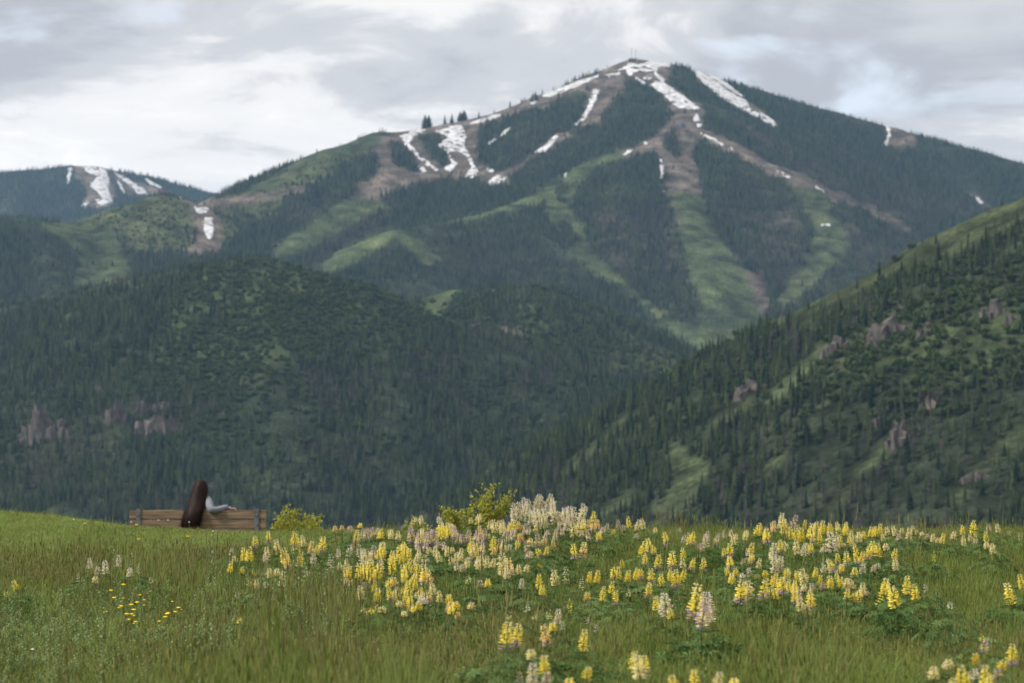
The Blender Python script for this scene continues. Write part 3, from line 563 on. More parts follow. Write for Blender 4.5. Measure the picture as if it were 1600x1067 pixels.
for i in order:
    x, y, z, h, wf, kind, li = C[i]; kind = int(kind); li = int(li)
    tone = ('tall ' if h > 16 else 'small ' if h < 13 else '') + ('grey dead conifer' if kind > 3 else ('broad ' if wf > 1.55 else 'slender ' if wf < 1.3 else '') + 'dark conifer')
    c = near_cls[li][i] if li in near_cls else 'F'
    if li == 3:
        mk, nm_ = min(MARKS, key=lambda m_: np.hypot(m_[0][0] - x, m_[0][1] - y)); dx, dz = x - mk[0], z - mk[2]
        where = ('uphill of ' if dz > 14 else 'downhill of ' if dz < -14 else 'level with ') + nm_ + (', out on the grass' if c in 'GO' else '')
    else: where = 'low on the forested hill behind the bench'
    single_tree((x, y, z), h, wf, kind, tone + ' ' + where, tone + 's ' + where)
# trees that stand out singly on the skyline of the ski mountain
for sx_, sy_, hp, wf, lab in ((664, 197, 20, 1.0, 'twin-topped dark conifer on the bare ridge above the bowl, first of its row'), (670, 196, 19, 1.0, 'second trunk of the twin-topped conifer on the bare ridge'),
      (695, 192, 14, .7, 'thin lone conifer in the middle of the row on the bare ridge'), (706, 191, 15, .8, 'thin conifer beside the middle one in the row on the bare ridge'),
      (719, 187, 15, 1.1, 'bushy conifer at the uphill end of the row on the bare ridge'), (725, 186, 16, 1.2, 'tallest bushy conifer at the uphill end of the row on the bare ridge'),
      (831, 159, 12, .9, 'small dark conifer on the ridge beside the short snow strip'), (838, 156, 11, 1.0, 'small dark conifer uphill of the ridge snow strip'),
      (1437, 432, 28, .9, 'dark conifer standing alone in the grass under the hillside crest'), (1409, 424, 20, .9, 'dark conifer standing on the grassy crest of the hillside')):
    p = ground_hit(sx_, sy_ + 2); hm = (1.15 if sx_ < 900 else 1.1) * hp * p[1] / FPX; single_tree(p, hm, wf * (2.7 if sx_ < 900 else 1.8), 2 if wf > .9 else 0, lab, 'trees standing alone on the ridges')

# ------------------------------------------------------------------ rock outcrops
M_rock = mat_noise('pink_grey_rock', (.050, .045, .042), (.135, .112, .100), .16, .95, .8, detail=8, stretch=(1, 1, .45))
from mathutils import noise as mno
def outcrop(px_, py_, wpx, hpx, label, seed, la):
    p = ground_hit(px_, py_ + hpx * .45, la); s = p[1] / FPX * (1.35 if la is l_front else 1.3); w, h = wpx * s, hpx * s
    bm = bmesh.new(); r = random.Random(seed * 13 + 5); n = 9 + int(wpx / 5); o = Vector((seed * 7.3, seed * 3.1, 0))
    for k in range(n):                                    # a crag of leaning, broken slabs
        u = r.uniform(-.5, .5); hk = h * r.uniform(.45, .8) * (1 - .9 * abs(u) ** 1.5) if k else h * .82; wk = w * r.uniform(.26, .48); dk = wk * r.uniform(.7, 1.3)
        m = Matrix.Translation((u * w * 1.15 if k else 0, r.uniform(-.25, .2) * min(w, h), hk * .5 - h * .38)) @ Euler((r.gauss(0, .12), r.gauss(0, .14), r.uniform(0, 3.1))).to_matrix().to_4x4() @ Matrix.Diagonal((wk, dk, hk * 1.25, 1))
        q = bmesh.ops.create_cube(bm, size=1, matrix=m)['verts']; tp = sorted(q, key=lambda v: v.co.z)[4:]; c = sum((v.co for v in tp), Vector()) / 4; f = r.uniform(.6, .95)
        for v in tp: v.co = c + (v.co - c) * f + Vector((0, 0, r.gauss(0, .09) * hk))
    bmesh.ops.subdivide_edges(bm, edges=bm.edges[:], cuts=3, use_grid_fill=True)
    for v in bm.verts:
        s_ = 5.0 / max(6.0, w); v.co += (mno.noise_vector(v.co * s_ + o) * .08 + mno.noise_vector(v.co * s_ * 2.7 + o) * .055) * min(w, h)
    me = bpy.data.meshes.new('rock_outcrop'); bm.to_mesh(me); bm.free(); me.materials.append(M_rock)
    ob = link('rock_outcrop', me, loc=(p[0], p[1] + 2, p[2]))
    return tag(ob, label, 'rock', 'rock outcrops on the hills')
for k, (x_, y_, w_, h_, la_, lab) in enumerate((
    (62, 660, 34, 62, l_front, 'tallest pale rock pinnacle in the woods of the forested hill'), (92, 668, 22, 34, l_front, 'low rock leaning against the tall pinnacle in the woods'),
    (182, 640, 20, 44, l_front, 'narrow rock rib between the pinnacle and the broad pink crag'), (246, 660, 44, 34, l_front, 'broad pink crag in the woods of the forested hill'),
    (224, 634, 18, 22, l_front, 'small rock just above the broad pink crag'), (256, 632, 16, 14, l_front, 'small pink rock at the upper corner of the broad crag'),
    (348, 648, 9, 16, l_front, 'little upright rock in the scrub beyond the broad crag'), (153, 608, 12, 16, l_front, 'little pink rock above the narrow rib'),
    (259, 553, 7, 11, l_front, 'tiny pink rock high above the broad crag'),
    (1312, 540, 30, 34, l_right, 'pale crag at the lower end of the cliff band on the hillside'), (1395, 508, 40, 36, l_right, 'widest crag of the cliff band on the hillside'),
    (1452, 512, 20, 24, l_right, 'square crag next to the widest crag of the band'), (1408, 480, 12, 20, l_right, 'small upright rock above the widest crag'),
    (1552, 480, 22, 34, l_right, 'upright crag at the upper end of the cliff band'), (1580, 496, 14, 18, l_right, 'small pink rock beside the upper crag'),
    (1404, 672, 24, 50, l_right, 'sharp leaning rock spire above a grassy strip'), (1174, 604, 30, 28, l_right, 'blocky crag near the crest of the lower spur'),
    (1052, 612, 12, 10, l_right, 'tiny pale rock on the crest of the lower spur'), (1450, 630, 14, 30, l_right, 'thin rock rib beside the leaning spire'),
    (1530, 745, 30, 16, l_right, 'low rubble rock beside the grassy strip at the foot'), (1375, 655, 20, 14, l_right, 'low rock ledge beside the leaning spire'),
    (1310, 575, 16, 12, l_right, 'flat rock below the pale crag of the cliff band'))):
    outcrop(x_, y_, w_, h_, lab, k + 1, la_)

# ------------------------------------------------------------------ ski lift buildings and towers
def boxes(name, items, mat, parent=None, bev=0.0):
    bm = bmesh.new()
    for (x, y, z, sx2, sy2, sz2) in items:
        m = Matrix.Translation((x, y, z)) @ Matrix.Diagonal((sx2, sy2, sz2, 1)); bmesh.ops.create_cube(bm, size=1, matrix=m)
    if bev: bmesh.ops.bevel(bm, geom=bm.edges[:], offset=bev, segments=2, affect='EDGES')
    me = bpy.data.meshes.new(name); bm.to_mesh(me); bm.free(); me.materials.append(mat); return link(name, me, parent)
M_dkwood = mat_noise('dark_timber', (.05, .04, .035), (.09, .07, .06), .8); M_steel = mat_noise('galvanised_steel', (.16, .17, .18), (.24, .25, .26), 6.0, .55)
M_bluep = mat_noise('blue_panel', (.04, .08, .22), (.06, .11, .28), .8, .6); M_roofd = mat_noise('dark_roof', (.05, .05, .055), (.08, .08, .085), .6)
def gable(name, w, d, z0, h, mat, parent):
    V = [(-w / 2, -d / 2, z0), (w / 2, -d / 2, z0), (w / 2, d / 2, z0), (-w / 2, d / 2, z0), (-w / 2, 0, z0 + h), (w / 2, 0, z0 + h)]
    return link(name, mesh_py(name, V, [(0, 1, 5, 4), (2, 3, 4, 5), (0, 4, 3), (1, 2, 5), (3, 2, 1, 0)], (mat,)), parent)
p = ground_hit(988, 98); o = empty('summit_station', (p[0], p[1], p[2])); tag(o, 'dark low lift station building on the mountain summit', 'building')
boxes('wall', [(0, 0, 2, 16, 9, 7)], M_dkwood, o); gable('roof', 18, 11, 5.55, 3, M_roofd, o); boxes('window', [(-4, -4.6, 3.2, 3, .3, 1.6)], M_steel, o); boxes('window', [(4, -4.6, 3.2, 3, .3, 1.6)], M_steel, o)
def mast(px_, top_py, label, base):
    q = ground_hit(px_, base); hm = (base - top_py) * q[1] / FPX; e = empty('radio_mast', tuple(q)); tag(e, label, 'mast', 'radio masts on the summit')
    boxes('pole', [(0, 0, hm / 2 - 1, .9, .9, hm + 2)], M_steel, e); boxes('cross_arm', [(0, 0, hm * .86, 2.6, .5, .5), (0, 0, hm * .66, 2.2, .5, .5)], M_steel, e)
mast(987, 75, 'taller thin mast standing at the summit station', 98); mast(993, 78, 'shorter thin mast beside the tall one on the summit', 98)
for k, (x_, y_, h_) in enumerate(((968, 106, 9), (943, 116, 9), (925, 123, 10))):
    q = ground_hit(x_, y_ + 2); hm = h_ * q[1] / FPX; e = empty('lift_tower', tuple(q)); tag(e, ['lift tower nearest the summit station on the ridge', 'middle lift tower on the ridge below the summit', 'lowest lift tower on the ridge below the summit'][k], 'lift tower', 'chairlift towers on the ridge')
    boxes('pole', [(0, 0, hm / 2 - 1, 1.0, 1.0, hm + 2)], M_steel, e); boxes('cross_arm', [(0, 0, hm, 7, .8, .8)], M_steel, e)
q = ground_hit(1067, 199); e = empty('lift_hut', tuple(q)); tag(e, 'small blue lift hut on the saddle below the summit run', 'hut')
boxes('wall', [(0, 0, 2.4, 8, 6, 6)], M_bluep, e); gable('roof', 9, 7.4, 5.45, 2, M_roofd, e); boxes('door', [(1.5, -3.06, 1.2, 1.4, .2, 2.4)], M_dkwood, e)
q = ground_hit(258, 305); e = empty('saddle_station', tuple(q)); tag(e, 'low brown lift building on the saddle below the far peak', 'building')
boxes('wall', [(0, 0, 2, 20, 8, 6)], M_dkwood, e); gable('roof', 22, 10, 5.05, 2.4, M_roofd, e)

# ================================================================== THE MEADOW
_py = np.array([-800, -50, 0, 8, 14, 18, 22, 26, 30, 33, 35, 38, 42, 50, 70, 150, 400, 700, 1100, 20000.])
_pz = np.array([-3.0, -1.45, -1.3, -1.2, -1.06, -0.93, -0.75, -0.57, -0.44, -0.41, -0.50, -0.98, -1.8, -3.8, -9.5, -36, -111, -151.5, -151.5, -151.5]) + CAMZ
_yy = np.concatenate([np.arange(-60, 100, .25)]); _zz = np.interp(_yy, _py, _pz)
for _ in range(3): _zz[4:-4] = np.convolve(_zz, np.ones(9) / 9, 'valid')
def mz(x, y):
    x = np.asarray(x, float); y = np.asarray(y, float)
    z = np.where((y > -58) & (y < 98), np.interp(y, _yy, _zz), np.interp(y, _py, _pz))
    xl = np.clip(-x, 0, 12); z = z + .0047 * xl ** 2 * smooth(17, 31, y) * (1 - smooth(60, 160, y))
    z = z + .10 * smooth(4.9, 7.0, xl) * smooth(20, 32, y) * (1 - smooth(36, 50, y))
    z = z + .045 * fbm(x / 2.6 + 50, y / 2.6 + 20, 3) * smooth(3, 8, y) * (1 - smooth(36, 50, y)) + .6 * fbm(x / 30, y / 30, 3) * smooth(60, 140, y)
    return z
xs = np.unique(np.concatenate([np.arange(-15, 15.1, .3), [-9000, -6000, -3500, -2000, -1200, -700, -400, -250, -150, -90, -60, -40, -30, -24, -19], [19, 24, 30, 40, 60, 90, 150, 250, 400, 700, 1200, 2000, 3500, 6000, 9000]]))
ys = np.unique(np.concatenate([[-600, -300, -120, -50, -20, -8], np.arange(-4, 60, .35), [64, 70, 80, 95, 115, 140, 180, 240, 320, 430, 560, 700, 900, 1100, 1400, 2000, 3000, 4500, 6500, 9000, 10600]]))
X, Y = np.meshgrid(xs, ys); idx = np.arange(X.size).reshape(X.shape)
q = np.stack([idx[:-1, :-1], idx[:-1, 1:], idx[1:, 1:], idx[1:, :-1]], -1).reshape(-1, 4)
M_soil = mat_noise('meadow_soil', (.035, .045, .016), (.10, .10, .04), .9, 1.0, .3, detail=8)
tag(link('ground', mesh_np('ground', np.stack([X.ravel(), Y.ravel(), mz(X, Y).ravel()], -1), q, M_soil)), kind='structure')


# ================================================================== LUPINS
M_petal = mat_leaf('lupin_petals', (.93, .93, .93), (1, 1, 1), .25, 'tone')
M_stem = mat_leaf('lupin_stem', (.10, .15, .06), (.13, .18, .07), .1)
M_lleaf = mat_leaf('lupin_leaf', (.075, .135, .042), (.135, .20, .072), .3, 'tone')
YEL, PALE, CRM, MAU, PNK, WHT, ORA = (.92, .79, .14), (.86, .78, .38), (.76, .69, .44), (.48, .36, .40), (.64, .50, .46), (.76, .71, .58), (.90, .68, .25)
KINDC = {'y': (PALE, YEL, YEL, YEL), 'p': (CRM, PALE, PALE, PALE), 'c': (WHT, CRM, CRM, CRM), 'm': (PNK, PNK, PALE, MAU), 'w': (WHT, WHT, CRM, WHT), 'o': (PALE, ORA, ORA, PNK), 'b': (PALE, YEL, YEL, MAU)}
def spike_mesh(name, kind, seed, sparse=False):
    """unit-height raceme: whorls of pea flowers, small buds at the tip"""
    r = random.Random(seed); V = []; F = []; T = []; mi = []; cols = KINDC[kind]; lv = 13 if not sparse else 7; R0 = .022
    for i in range(lv):
        t = i / (lv - 1); z = .03 + .93 * t; s = (1.0 if t < .4 else 1 - .72 * (t - .4) / .6); nf = 6 if not sparse else 4
        f = (1 - t) * 3; c0 = cols[int(min(3, f))]; c1 = cols[min(3, int(f) + 1)]; u = f - int(f)
        for k in range(nf):
            if r.random() < (.14 if not sparse else .3): continue
            a = i * .9 + 6.283 * k / nf + r.uniform(-.3, .3); ca, sa = math.cos(a), math.sin(a); rr = R0 * r.uniform(.85, 1.15) * (.5 + .55 * s) * r.uniform(.85, 1.15); l = .0125 * s * r.uniform(.85, 1.2); w = .0075 * s; hh = .052 * (.4 + .6 * s) * r.uniform(.8, 1.2)
            c = c0 if r.random() > u else c1; j = r.uniform(.82, 1.06); c = (min(1, c[0] * j), min(1, c[1] * j * r.uniform(.94, 1.03)), c[2] * j * r.uniform(.8, 1.3))
            b = len(V); zz = z + r.uniform(-.02, .02)
            pt = lambda d, sd, up: (d * ca - sd * sa, d * sa + sd * ca, zz + up)
            # keel and wings: a small pointed pod, then the upright banner petal
            V += [pt(.004, 0, -.01), pt(rr, -w * .8, -.006), pt(rr + l * .6, 0, hh * .35), pt(rr, w * .8, -.006), pt(rr - .002, 0, hh * .5)]
            F += [(b, b + 1, b + 4), (b + 1, b + 2, b + 4), (b + 2, b + 3, b + 4), (b + 3, b, b + 4), (b + 1, b + 3, b + 2)]; T += [c] * 5; mi += [0] * 5
            b = len(V); cb = tuple(min(1, q * 1.04) for q in c)
            V += [pt(rr * .6, 0, hh * .1), pt(rr * .75, -w, hh * .75), pt(rr * .7, 0, hh * 1.15), pt(rr * .75, w, hh * .75)]; F += [(b, b + 1, b + 2), (b, b + 2, b + 3)]; T += [cb] * 4; mi += [0] * 2
    b = len(V)
    for z, q in ((-.02, .0035), (.97, .0012)):
        for k in range(4): V.append((q * math.cos(1.57 * k), q * math.sin(1.57 * k), z)); T.append((1, 1, 1))
    for k in range(4): F.append((b + k, b + (k + 1) % 4, b + 4 + (k + 1) % 4, b + 4 + k)); mi.append(1)
    me = mesh_py(name, V, F, (M_petal, M_stem), mi); vcol(me, 'tone', np.array(T)); return me
SPK = {k: [spike_mesh('raceme', k, 100 * i + ord(k)) for i in range(5)] for k in KINDC}; SPKS = {k: spike_mesh('raceme', k, 77 + ord(k), True) for k in KINDC}
def stalk_mesh():
    V = []; F = []
    for j, (z, q) in enumerate(((0, .0045), (1, .0032))):
        for k in range(5): V.append((q * math.cos(1.2566 * k), q * math.sin(1.2566 * k), z))
    for k in range(5): F.append((k, (k + 1) % 5, 5 + (k + 1) % 5, 5 + k))
    return mesh_py('stalk', V, F, (M_stem,), smooth_=True)
STALK = stalk_mesh()
def leaf_geo(r, V, F, T, p, up, size):
    """a palmate leaf of eight folded leaflets at the end of a petiole"""
    p = Vector(p); up = Vector(up).normalized(); e1 = up.cross(Vector((0, 0, 1)) if abs(up.z) < .9 else Vector((1, 0, 0))).normalized(); e2 = up.cross(e1)
    tn = r.uniform(.75, 1.25); nl = 8; a0 = r.random() * 6.28
    for k in range(nl):
        a = a0 + 6.283 * k / nl; d = e1 * math.cos(a) + e2 * math.sin(a); s = up.cross(d); l = size * r.uniform(.8, 1.1); w = l * .15
        b = len(V); m = p + d * l * .55 + up * l * .12
        V += [tuple(p), tuple(m + s * w + up * w * .7), tuple(m), tuple(m - s * w + up * w * .7), tuple(p + d * l + up * l * r.uniform(-.1, .2))]
        F += [(b, b + 2, b + 1), (b, b + 3, b + 2), (b + 2, b + 4, b + 1), (b + 2, b + 3, b + 4)]; T += [(tn, tn, tn * r.uniform(.9, 1.15))] * 5
def foliage_mesh(name, seed, n=64, rad=.25, hgt_=.30, size=.048):
    r = random.Random(seed); V = []; F = []; T = []
    for i in range(n):
        a = r.random() * 6.28; u = math.sqrt(r.random()); q = rad * u; z = hgt_ * (1 - .55 * u * u) * r.uniform(.45, 1.05); p = (q * math.cos(a), q * math.sin(a), z)
        leaf_geo(r, V, F, T, p, (math.cos(a) * u * .8, math.sin(a) * u * .8, 1), size * r.uniform(.75, 1.2))
        b = len(V); w = .0018; V += [(p[0] * .25, p[1] * .25, 0), (p[0] * .25 + w, p[1] * .25, 0), (p[0] + w, p[1], z), (p[0], p[1], z)]; F.append((b, b + 1, b + 2, b + 3)); T += [(1, 1.1, .9)] * 4
    me = mesh_py(name, V, F, (M_lleaf,)); vcol(me, 'tone', np.array(T)); return me
FOL = [foliage_mesh('foliage', 300 + i) for i in range(4)]
def one_leaf(seed):
    r = random.Random(seed); V = []; F = []; T = []; leaf_geo(r, V, F, T, (0, 0, 0), (0, 0, 1), .056)
    b = len(V); V += [(0, 0, 0), (.002, 0, 0), (.05, .0, -.14), (.048, 0, -.14)]; F.append((b, b + 1, b + 2, b + 3)); T += [(1, 1.1, .9)] * 4
    me = mesh_py('leaf', V, F, (M_lleaf,)); vcol(me, 'tone', np.array(T)); return me
LEAF = [one_leaf(400 + i) for i in range(3)]

# every flower spike counted in the photograph: x, top, bottom of the raceme, colour kind (an s after it: sparse)
SPIKES = '''398 838 856 b;420 831 848 b;362 856 868 m;367 868 878 p;381 856 876 y;390 854 876 y;417 855 876 p;436 843 865 p;446 856 880 y;450 867 891 o;460 831 855 b;463 838 860 y;469 862 885 y;475 836 853 p;485 846 865 o;490 865 880 c;503 839 862 b;494 852 866 y;414 865 879 m;359 877 894 y;378 885 896 y;396 888 898 ys;422 888 902 p;432 888 900 p;441 893 915 p;390 903 915 ps;401 905 920 p;416 910 918 ws;481 890 900 ws
141 872 888 w;151 885 898 w;148 900 910 p;166 876 896 w;186 867 885 w;203 887 900 w;214 882 896 ws;122 897 910 ws;235 905 911 ws;27 906 922 y;11 925 931 ys;376 965 975 bs;370 927 934 ws
593 848 874 y;597 848 871 p;566 857 876 w;571 859 880 p;541 873 888 p;545 885 906 y;550 906 917 o;562 880 906 y;571 878 904 y;581 876 906 y;582 895 910 o;611 861 882 y;612 872 899 y;624 852 876 y;635 850 867 y;638 857 876 y;654 857 876 p;648 867 884 p;635 872 891 y;633 882 902 y;642 895 914 y;657 880 902 b;665 882 914 o;663 872 884 w;637 908 929 y;631 891 910 y;648 908 923 y;634 923 946 y;641 932 946 y;641 947 957 p;657 932 944 w;654 940 953 y;676 912 929 p;671 923 940 o;687 923 940 p;703 929 944 y;702 940 955 o;713 940 951 y;584 908 925 y;589 919 940 y;611 917 938 b;622 917 934 p;608 902 916 y;588 947 955 ys;599 949 958 p;567 945 955 ps;519 867 891 ws;530 856 872 ws;545 852 870 w;551 850 865 w
556 829 852 b;571 826 844 m;583 824 840 m;596 826 841 y;611 827 842 p;623 830 846 p;644 824 848 m;656 829 854 m;659 826 842 y;671 827 854 m;687 816 841 y;693 818 841 y;701 824 839 y;710 826 842 m;714 833 850 m;731 827 846 m;742 829 848 m;734 842 865 y;740 852 871 p;750 822 842 o;760 826 844 m;752 844 865 m;770 839 861 y;772 854 869 o;781 842 861 m;774 812 831 p;785 814 835 p;787 829 841 m;796 811 831 y;798 816 839 m;695 846 859 m;680 854 869 p;687 861 878 p;699 854 869 p;719 857 876 p;664 846 861 m;732 871 887 p;747 869 889 p;762 869 887 p;787 865 899 p;792 884 904 p;762 904 917 y;733 897 908 ps;723 882 893 c;646 812 822 p;659 805 818 p;686 807 816 c;706 818 826 p;736 809 818 p;751 805 816 p;523 822 831 o;534 821 829 o;563 817 824 y
810 784 812 c;817 788 814 c;825 781 807 c;832 794 818 c;837 772 796 c;840 799 822 c;847 797 826 c;854 772 797 c;862 778 803 c;868 794 818 c;874 796 822 c;884 794 820 c;892 792 818 c;897 794 820 c;885 809 829 c;904 811 835 p;911 797 814 y;913 816 833 y;926 812 829 o;934 812 827 o;947 818 833 m;941 824 835 m;958 827 835 y;967 812 829 m;921 829 844 m;936 831 846 b;879 826 837 m;868 833 844 c;855 827 837 m;787 812 826 m;810 814 829 o;819 818 835 m;825 822 835 m;802 827 844 m;812 833 846 o;809 844 859 b;829 841 856 o;840 835 854 m;851 841 854 o;826 861 872 m;853 854 869 b;898 850 872 b
791 880 902 p;799 880 899 p;811 882 897 p;822 882 893 p;843 878 889 y;842 897 919 y;847 914 929 y;815 904 919 w;868 891 914 p;884 886 910 ws;909 902 921 ws;920 893 910 y;932 891 910 y;917 925 940 b;941 917 938 y;954 908 927 y;962 923 944 b;960 886 904 b;967 886 904 y;972 874 887 y;980 891 908 y;992 887 906 y;1002 889 906 b;1019 889 912 b;1012 912 934 b;1033 897 916 y;1046 889 908 y;1056 891 919 b;1065 889 908 y;982 914 931 ps;1025 932 953 y;1042 927 962 c;1050 950 966 y;889 936 957 ys;825 946 955 ws;859 951 966 ps
983 807 824 y;995 812 829 p;1006 810 827 p;1024 824 833 p;1003 846 872 y;1009 867 882 b;1016 841 861 b;1022 854 867 b;1028 867 889 b;1042 831 850 b;1050 861 887 b;1068 856 872 y;1068 872 887 p;1077 833 850 y;1067 835 848 m;1062 826 831 ws;994 833 841 w;921 880 884 ys
791 974 1015 b;807 976 1010 b;856 977 1007 o;864 972 985 y;872 952 975 c;880 972 984 ws;911 985 1017 y;795 957 967 ps;835 955 967 ps;919 966 975 ws;932 976 987 ws;831 1014 1030 p;831 1037 1067 c;850 1025 1052 y;854 1050 1069 m;811 1050 1065 ms;916 1042 1060 y;890 1060 1075 b;990 1019 1045 y;1000 1025 1060 p;1006 1025 1055 b;1054 1055 1080 y;1086 1047 1075 y;1122 1050 1075 p;1149 1060 1075 y
1085 915 968 b;1096 935 984 m;1106 927 972 c
1082 832 851 b;1098 849 862 m;1099 872 892 b;1118 833 851 m;1133 828 842 m;1142 849 870 b;1142 870 887 b;1147 836 851 p;1164 829 844 p;1172 849 868 b;1173 864 881 b;1182 817 838 y;1199 825 849 b;1209 814 831 o;1221 802 825 p;1226 812 834 y;1230 825 840 b;1237 823 842 y;1209 849 874 c;1221 844 862 b;1211 870 894 c;1245 844 866 p;1253 825 846 y;1256 812 827 y;1261 849 866 b;1267 817 840 y;1276 816 836 y;1284 814 834 y;1281 832 851 y;1288 849 862 c;1298 817 834 y;1301 832 862 c;1308 821 836 p;1320 816 834 y;1315 836 855 b;1331 829 844 p;1342 831 846 p;1332 842 853 p;1359 823 838 y;1365 823 838 y;1375 819 836 y;1339 851 868 y;1344 861 881 b;1357 851 874 b;1372 849 872 y;1324 862 883 b;1302 872 892 b;1312 881 896 m;1348 881 896 c;1365 883 894 c;1335 887 902 b
1150 887 900 y;1143 896 911 y;1157 908 941 b;1185 872 887 p;1172 887 900 w;1196 891 902 y;1192 904 936 b;1211 896 917 y;1209 917 937 b;1215 919 937 y;1229 889 902 y;1224 902 926 b;1234 909 928 b;1242 921 943 b;1252 934 954 p;1267 924 950 b;1246 892 907 y;1258 889 913 p;1274 887 902 y;1281 898 913 y;1297 900 919 y;1308 896 911 y;1322 904 919 p;1323 919 939 b;1333 904 922 p;1350 911 930 p;1342 922 932 y;1286 909 922 m;1286 874 892 ws;1371 917 945 ys
1381 904 930 y;1386 911 930 y;1400 913 947 y;1417 901 928 y;1431 913 936 y;1447 913 924 ws;1397 857 872 y;1400 872 891 p;1385 849 859 p;1387 823 836 p;1381 834 846 p;1399 821 836 p;1409 825 834 p;1405 834 844 m;1420 825 842 p;1427 821 832 p;1434 828 836 o;1441 831 838 p;1450 834 842 m;1458 834 846 p;1466 842 848 p;1472 833 848 y;1489 830 842 p;1505 820 834 y;1506 836 853 p;1520 813 834 y;1517 834 846 p;1524 836 848 p;1523 848 853 m;1546 819 831 m;1541 831 846 y;1542 846 857 p;1560 818 831 p;1553 849 864 p;1594 832 844 ws;1576 832 836 ws;1459 861 876 ys;1581 911 943 y;1485 945 951 ws;1598 898 919 y
1535 994 1002 ys;1535 998 1020 m;1526 1020 1037 y;1581 1008 1040 b;1565 1032 1045 y;1481 1030 1044 p;1459 1042 1060 p;1502 1040 1075 y;1509 1050 1080 y;1525 1047 1060 w;1540 1040 1072 y;1546 1055 1085 y;1560 1045 1060 m;1490 1060 1075 p'''
SITES = ['just downhill of the bench', 'in the small pale patch', 'in the dense bright yellow patch', 'in the mauve row below the taller bush',
         'in the tall cream clump against the forest', 'in the loose band below the cream clump', 'in the gap beside the cream clump', 'scattered in the foreground grass',
         'standing alone with bold dark leaves', 'in the wide yellow clump on the crest', 'along the low edge of the wide clump', 'in the string past the wide clump', 'in the foreground corner clump']
KW = {'y': 'bright yellow', 'p': 'pale yellow', 'c': 'creamy white', 'm': 'mauve and cream', 'w': 'white', 'o': 'apricot yellow', 'b': 'yellow and mauve'}
NUM = ['no', 'one', 'two', 'three', 'four', 'five', 'six', 'seven', 'eight', 'nine', 'ten', 'eleven', 'twelve']
_dd = np.arange(11.0, 33.6, .05)
def locate(px_, pt, pb, hs):
    """where a plant stands so that the foot of its raceme, hs above the ground, is seen at (px_, pb)"""
    u = (px_ - 800) / FPX; z = mz(u * _dd, _dd) + hs; yy = proj(u * _dd, _dd, z)[1]
    k = np.argmax(yy <= pb) if (yy <= pb).any() else -1
    if k < 0: d = random.uniform(29.5, 33.0)
    else: d = _dd[max(k, 1)]
    b = at(px_, pb, d); t = at(px_, pt, d); g = float(mz(b[0], d)); return d, b, t, g
rp = random.Random(5); LUPIN_AT = []; BIG_AT = []
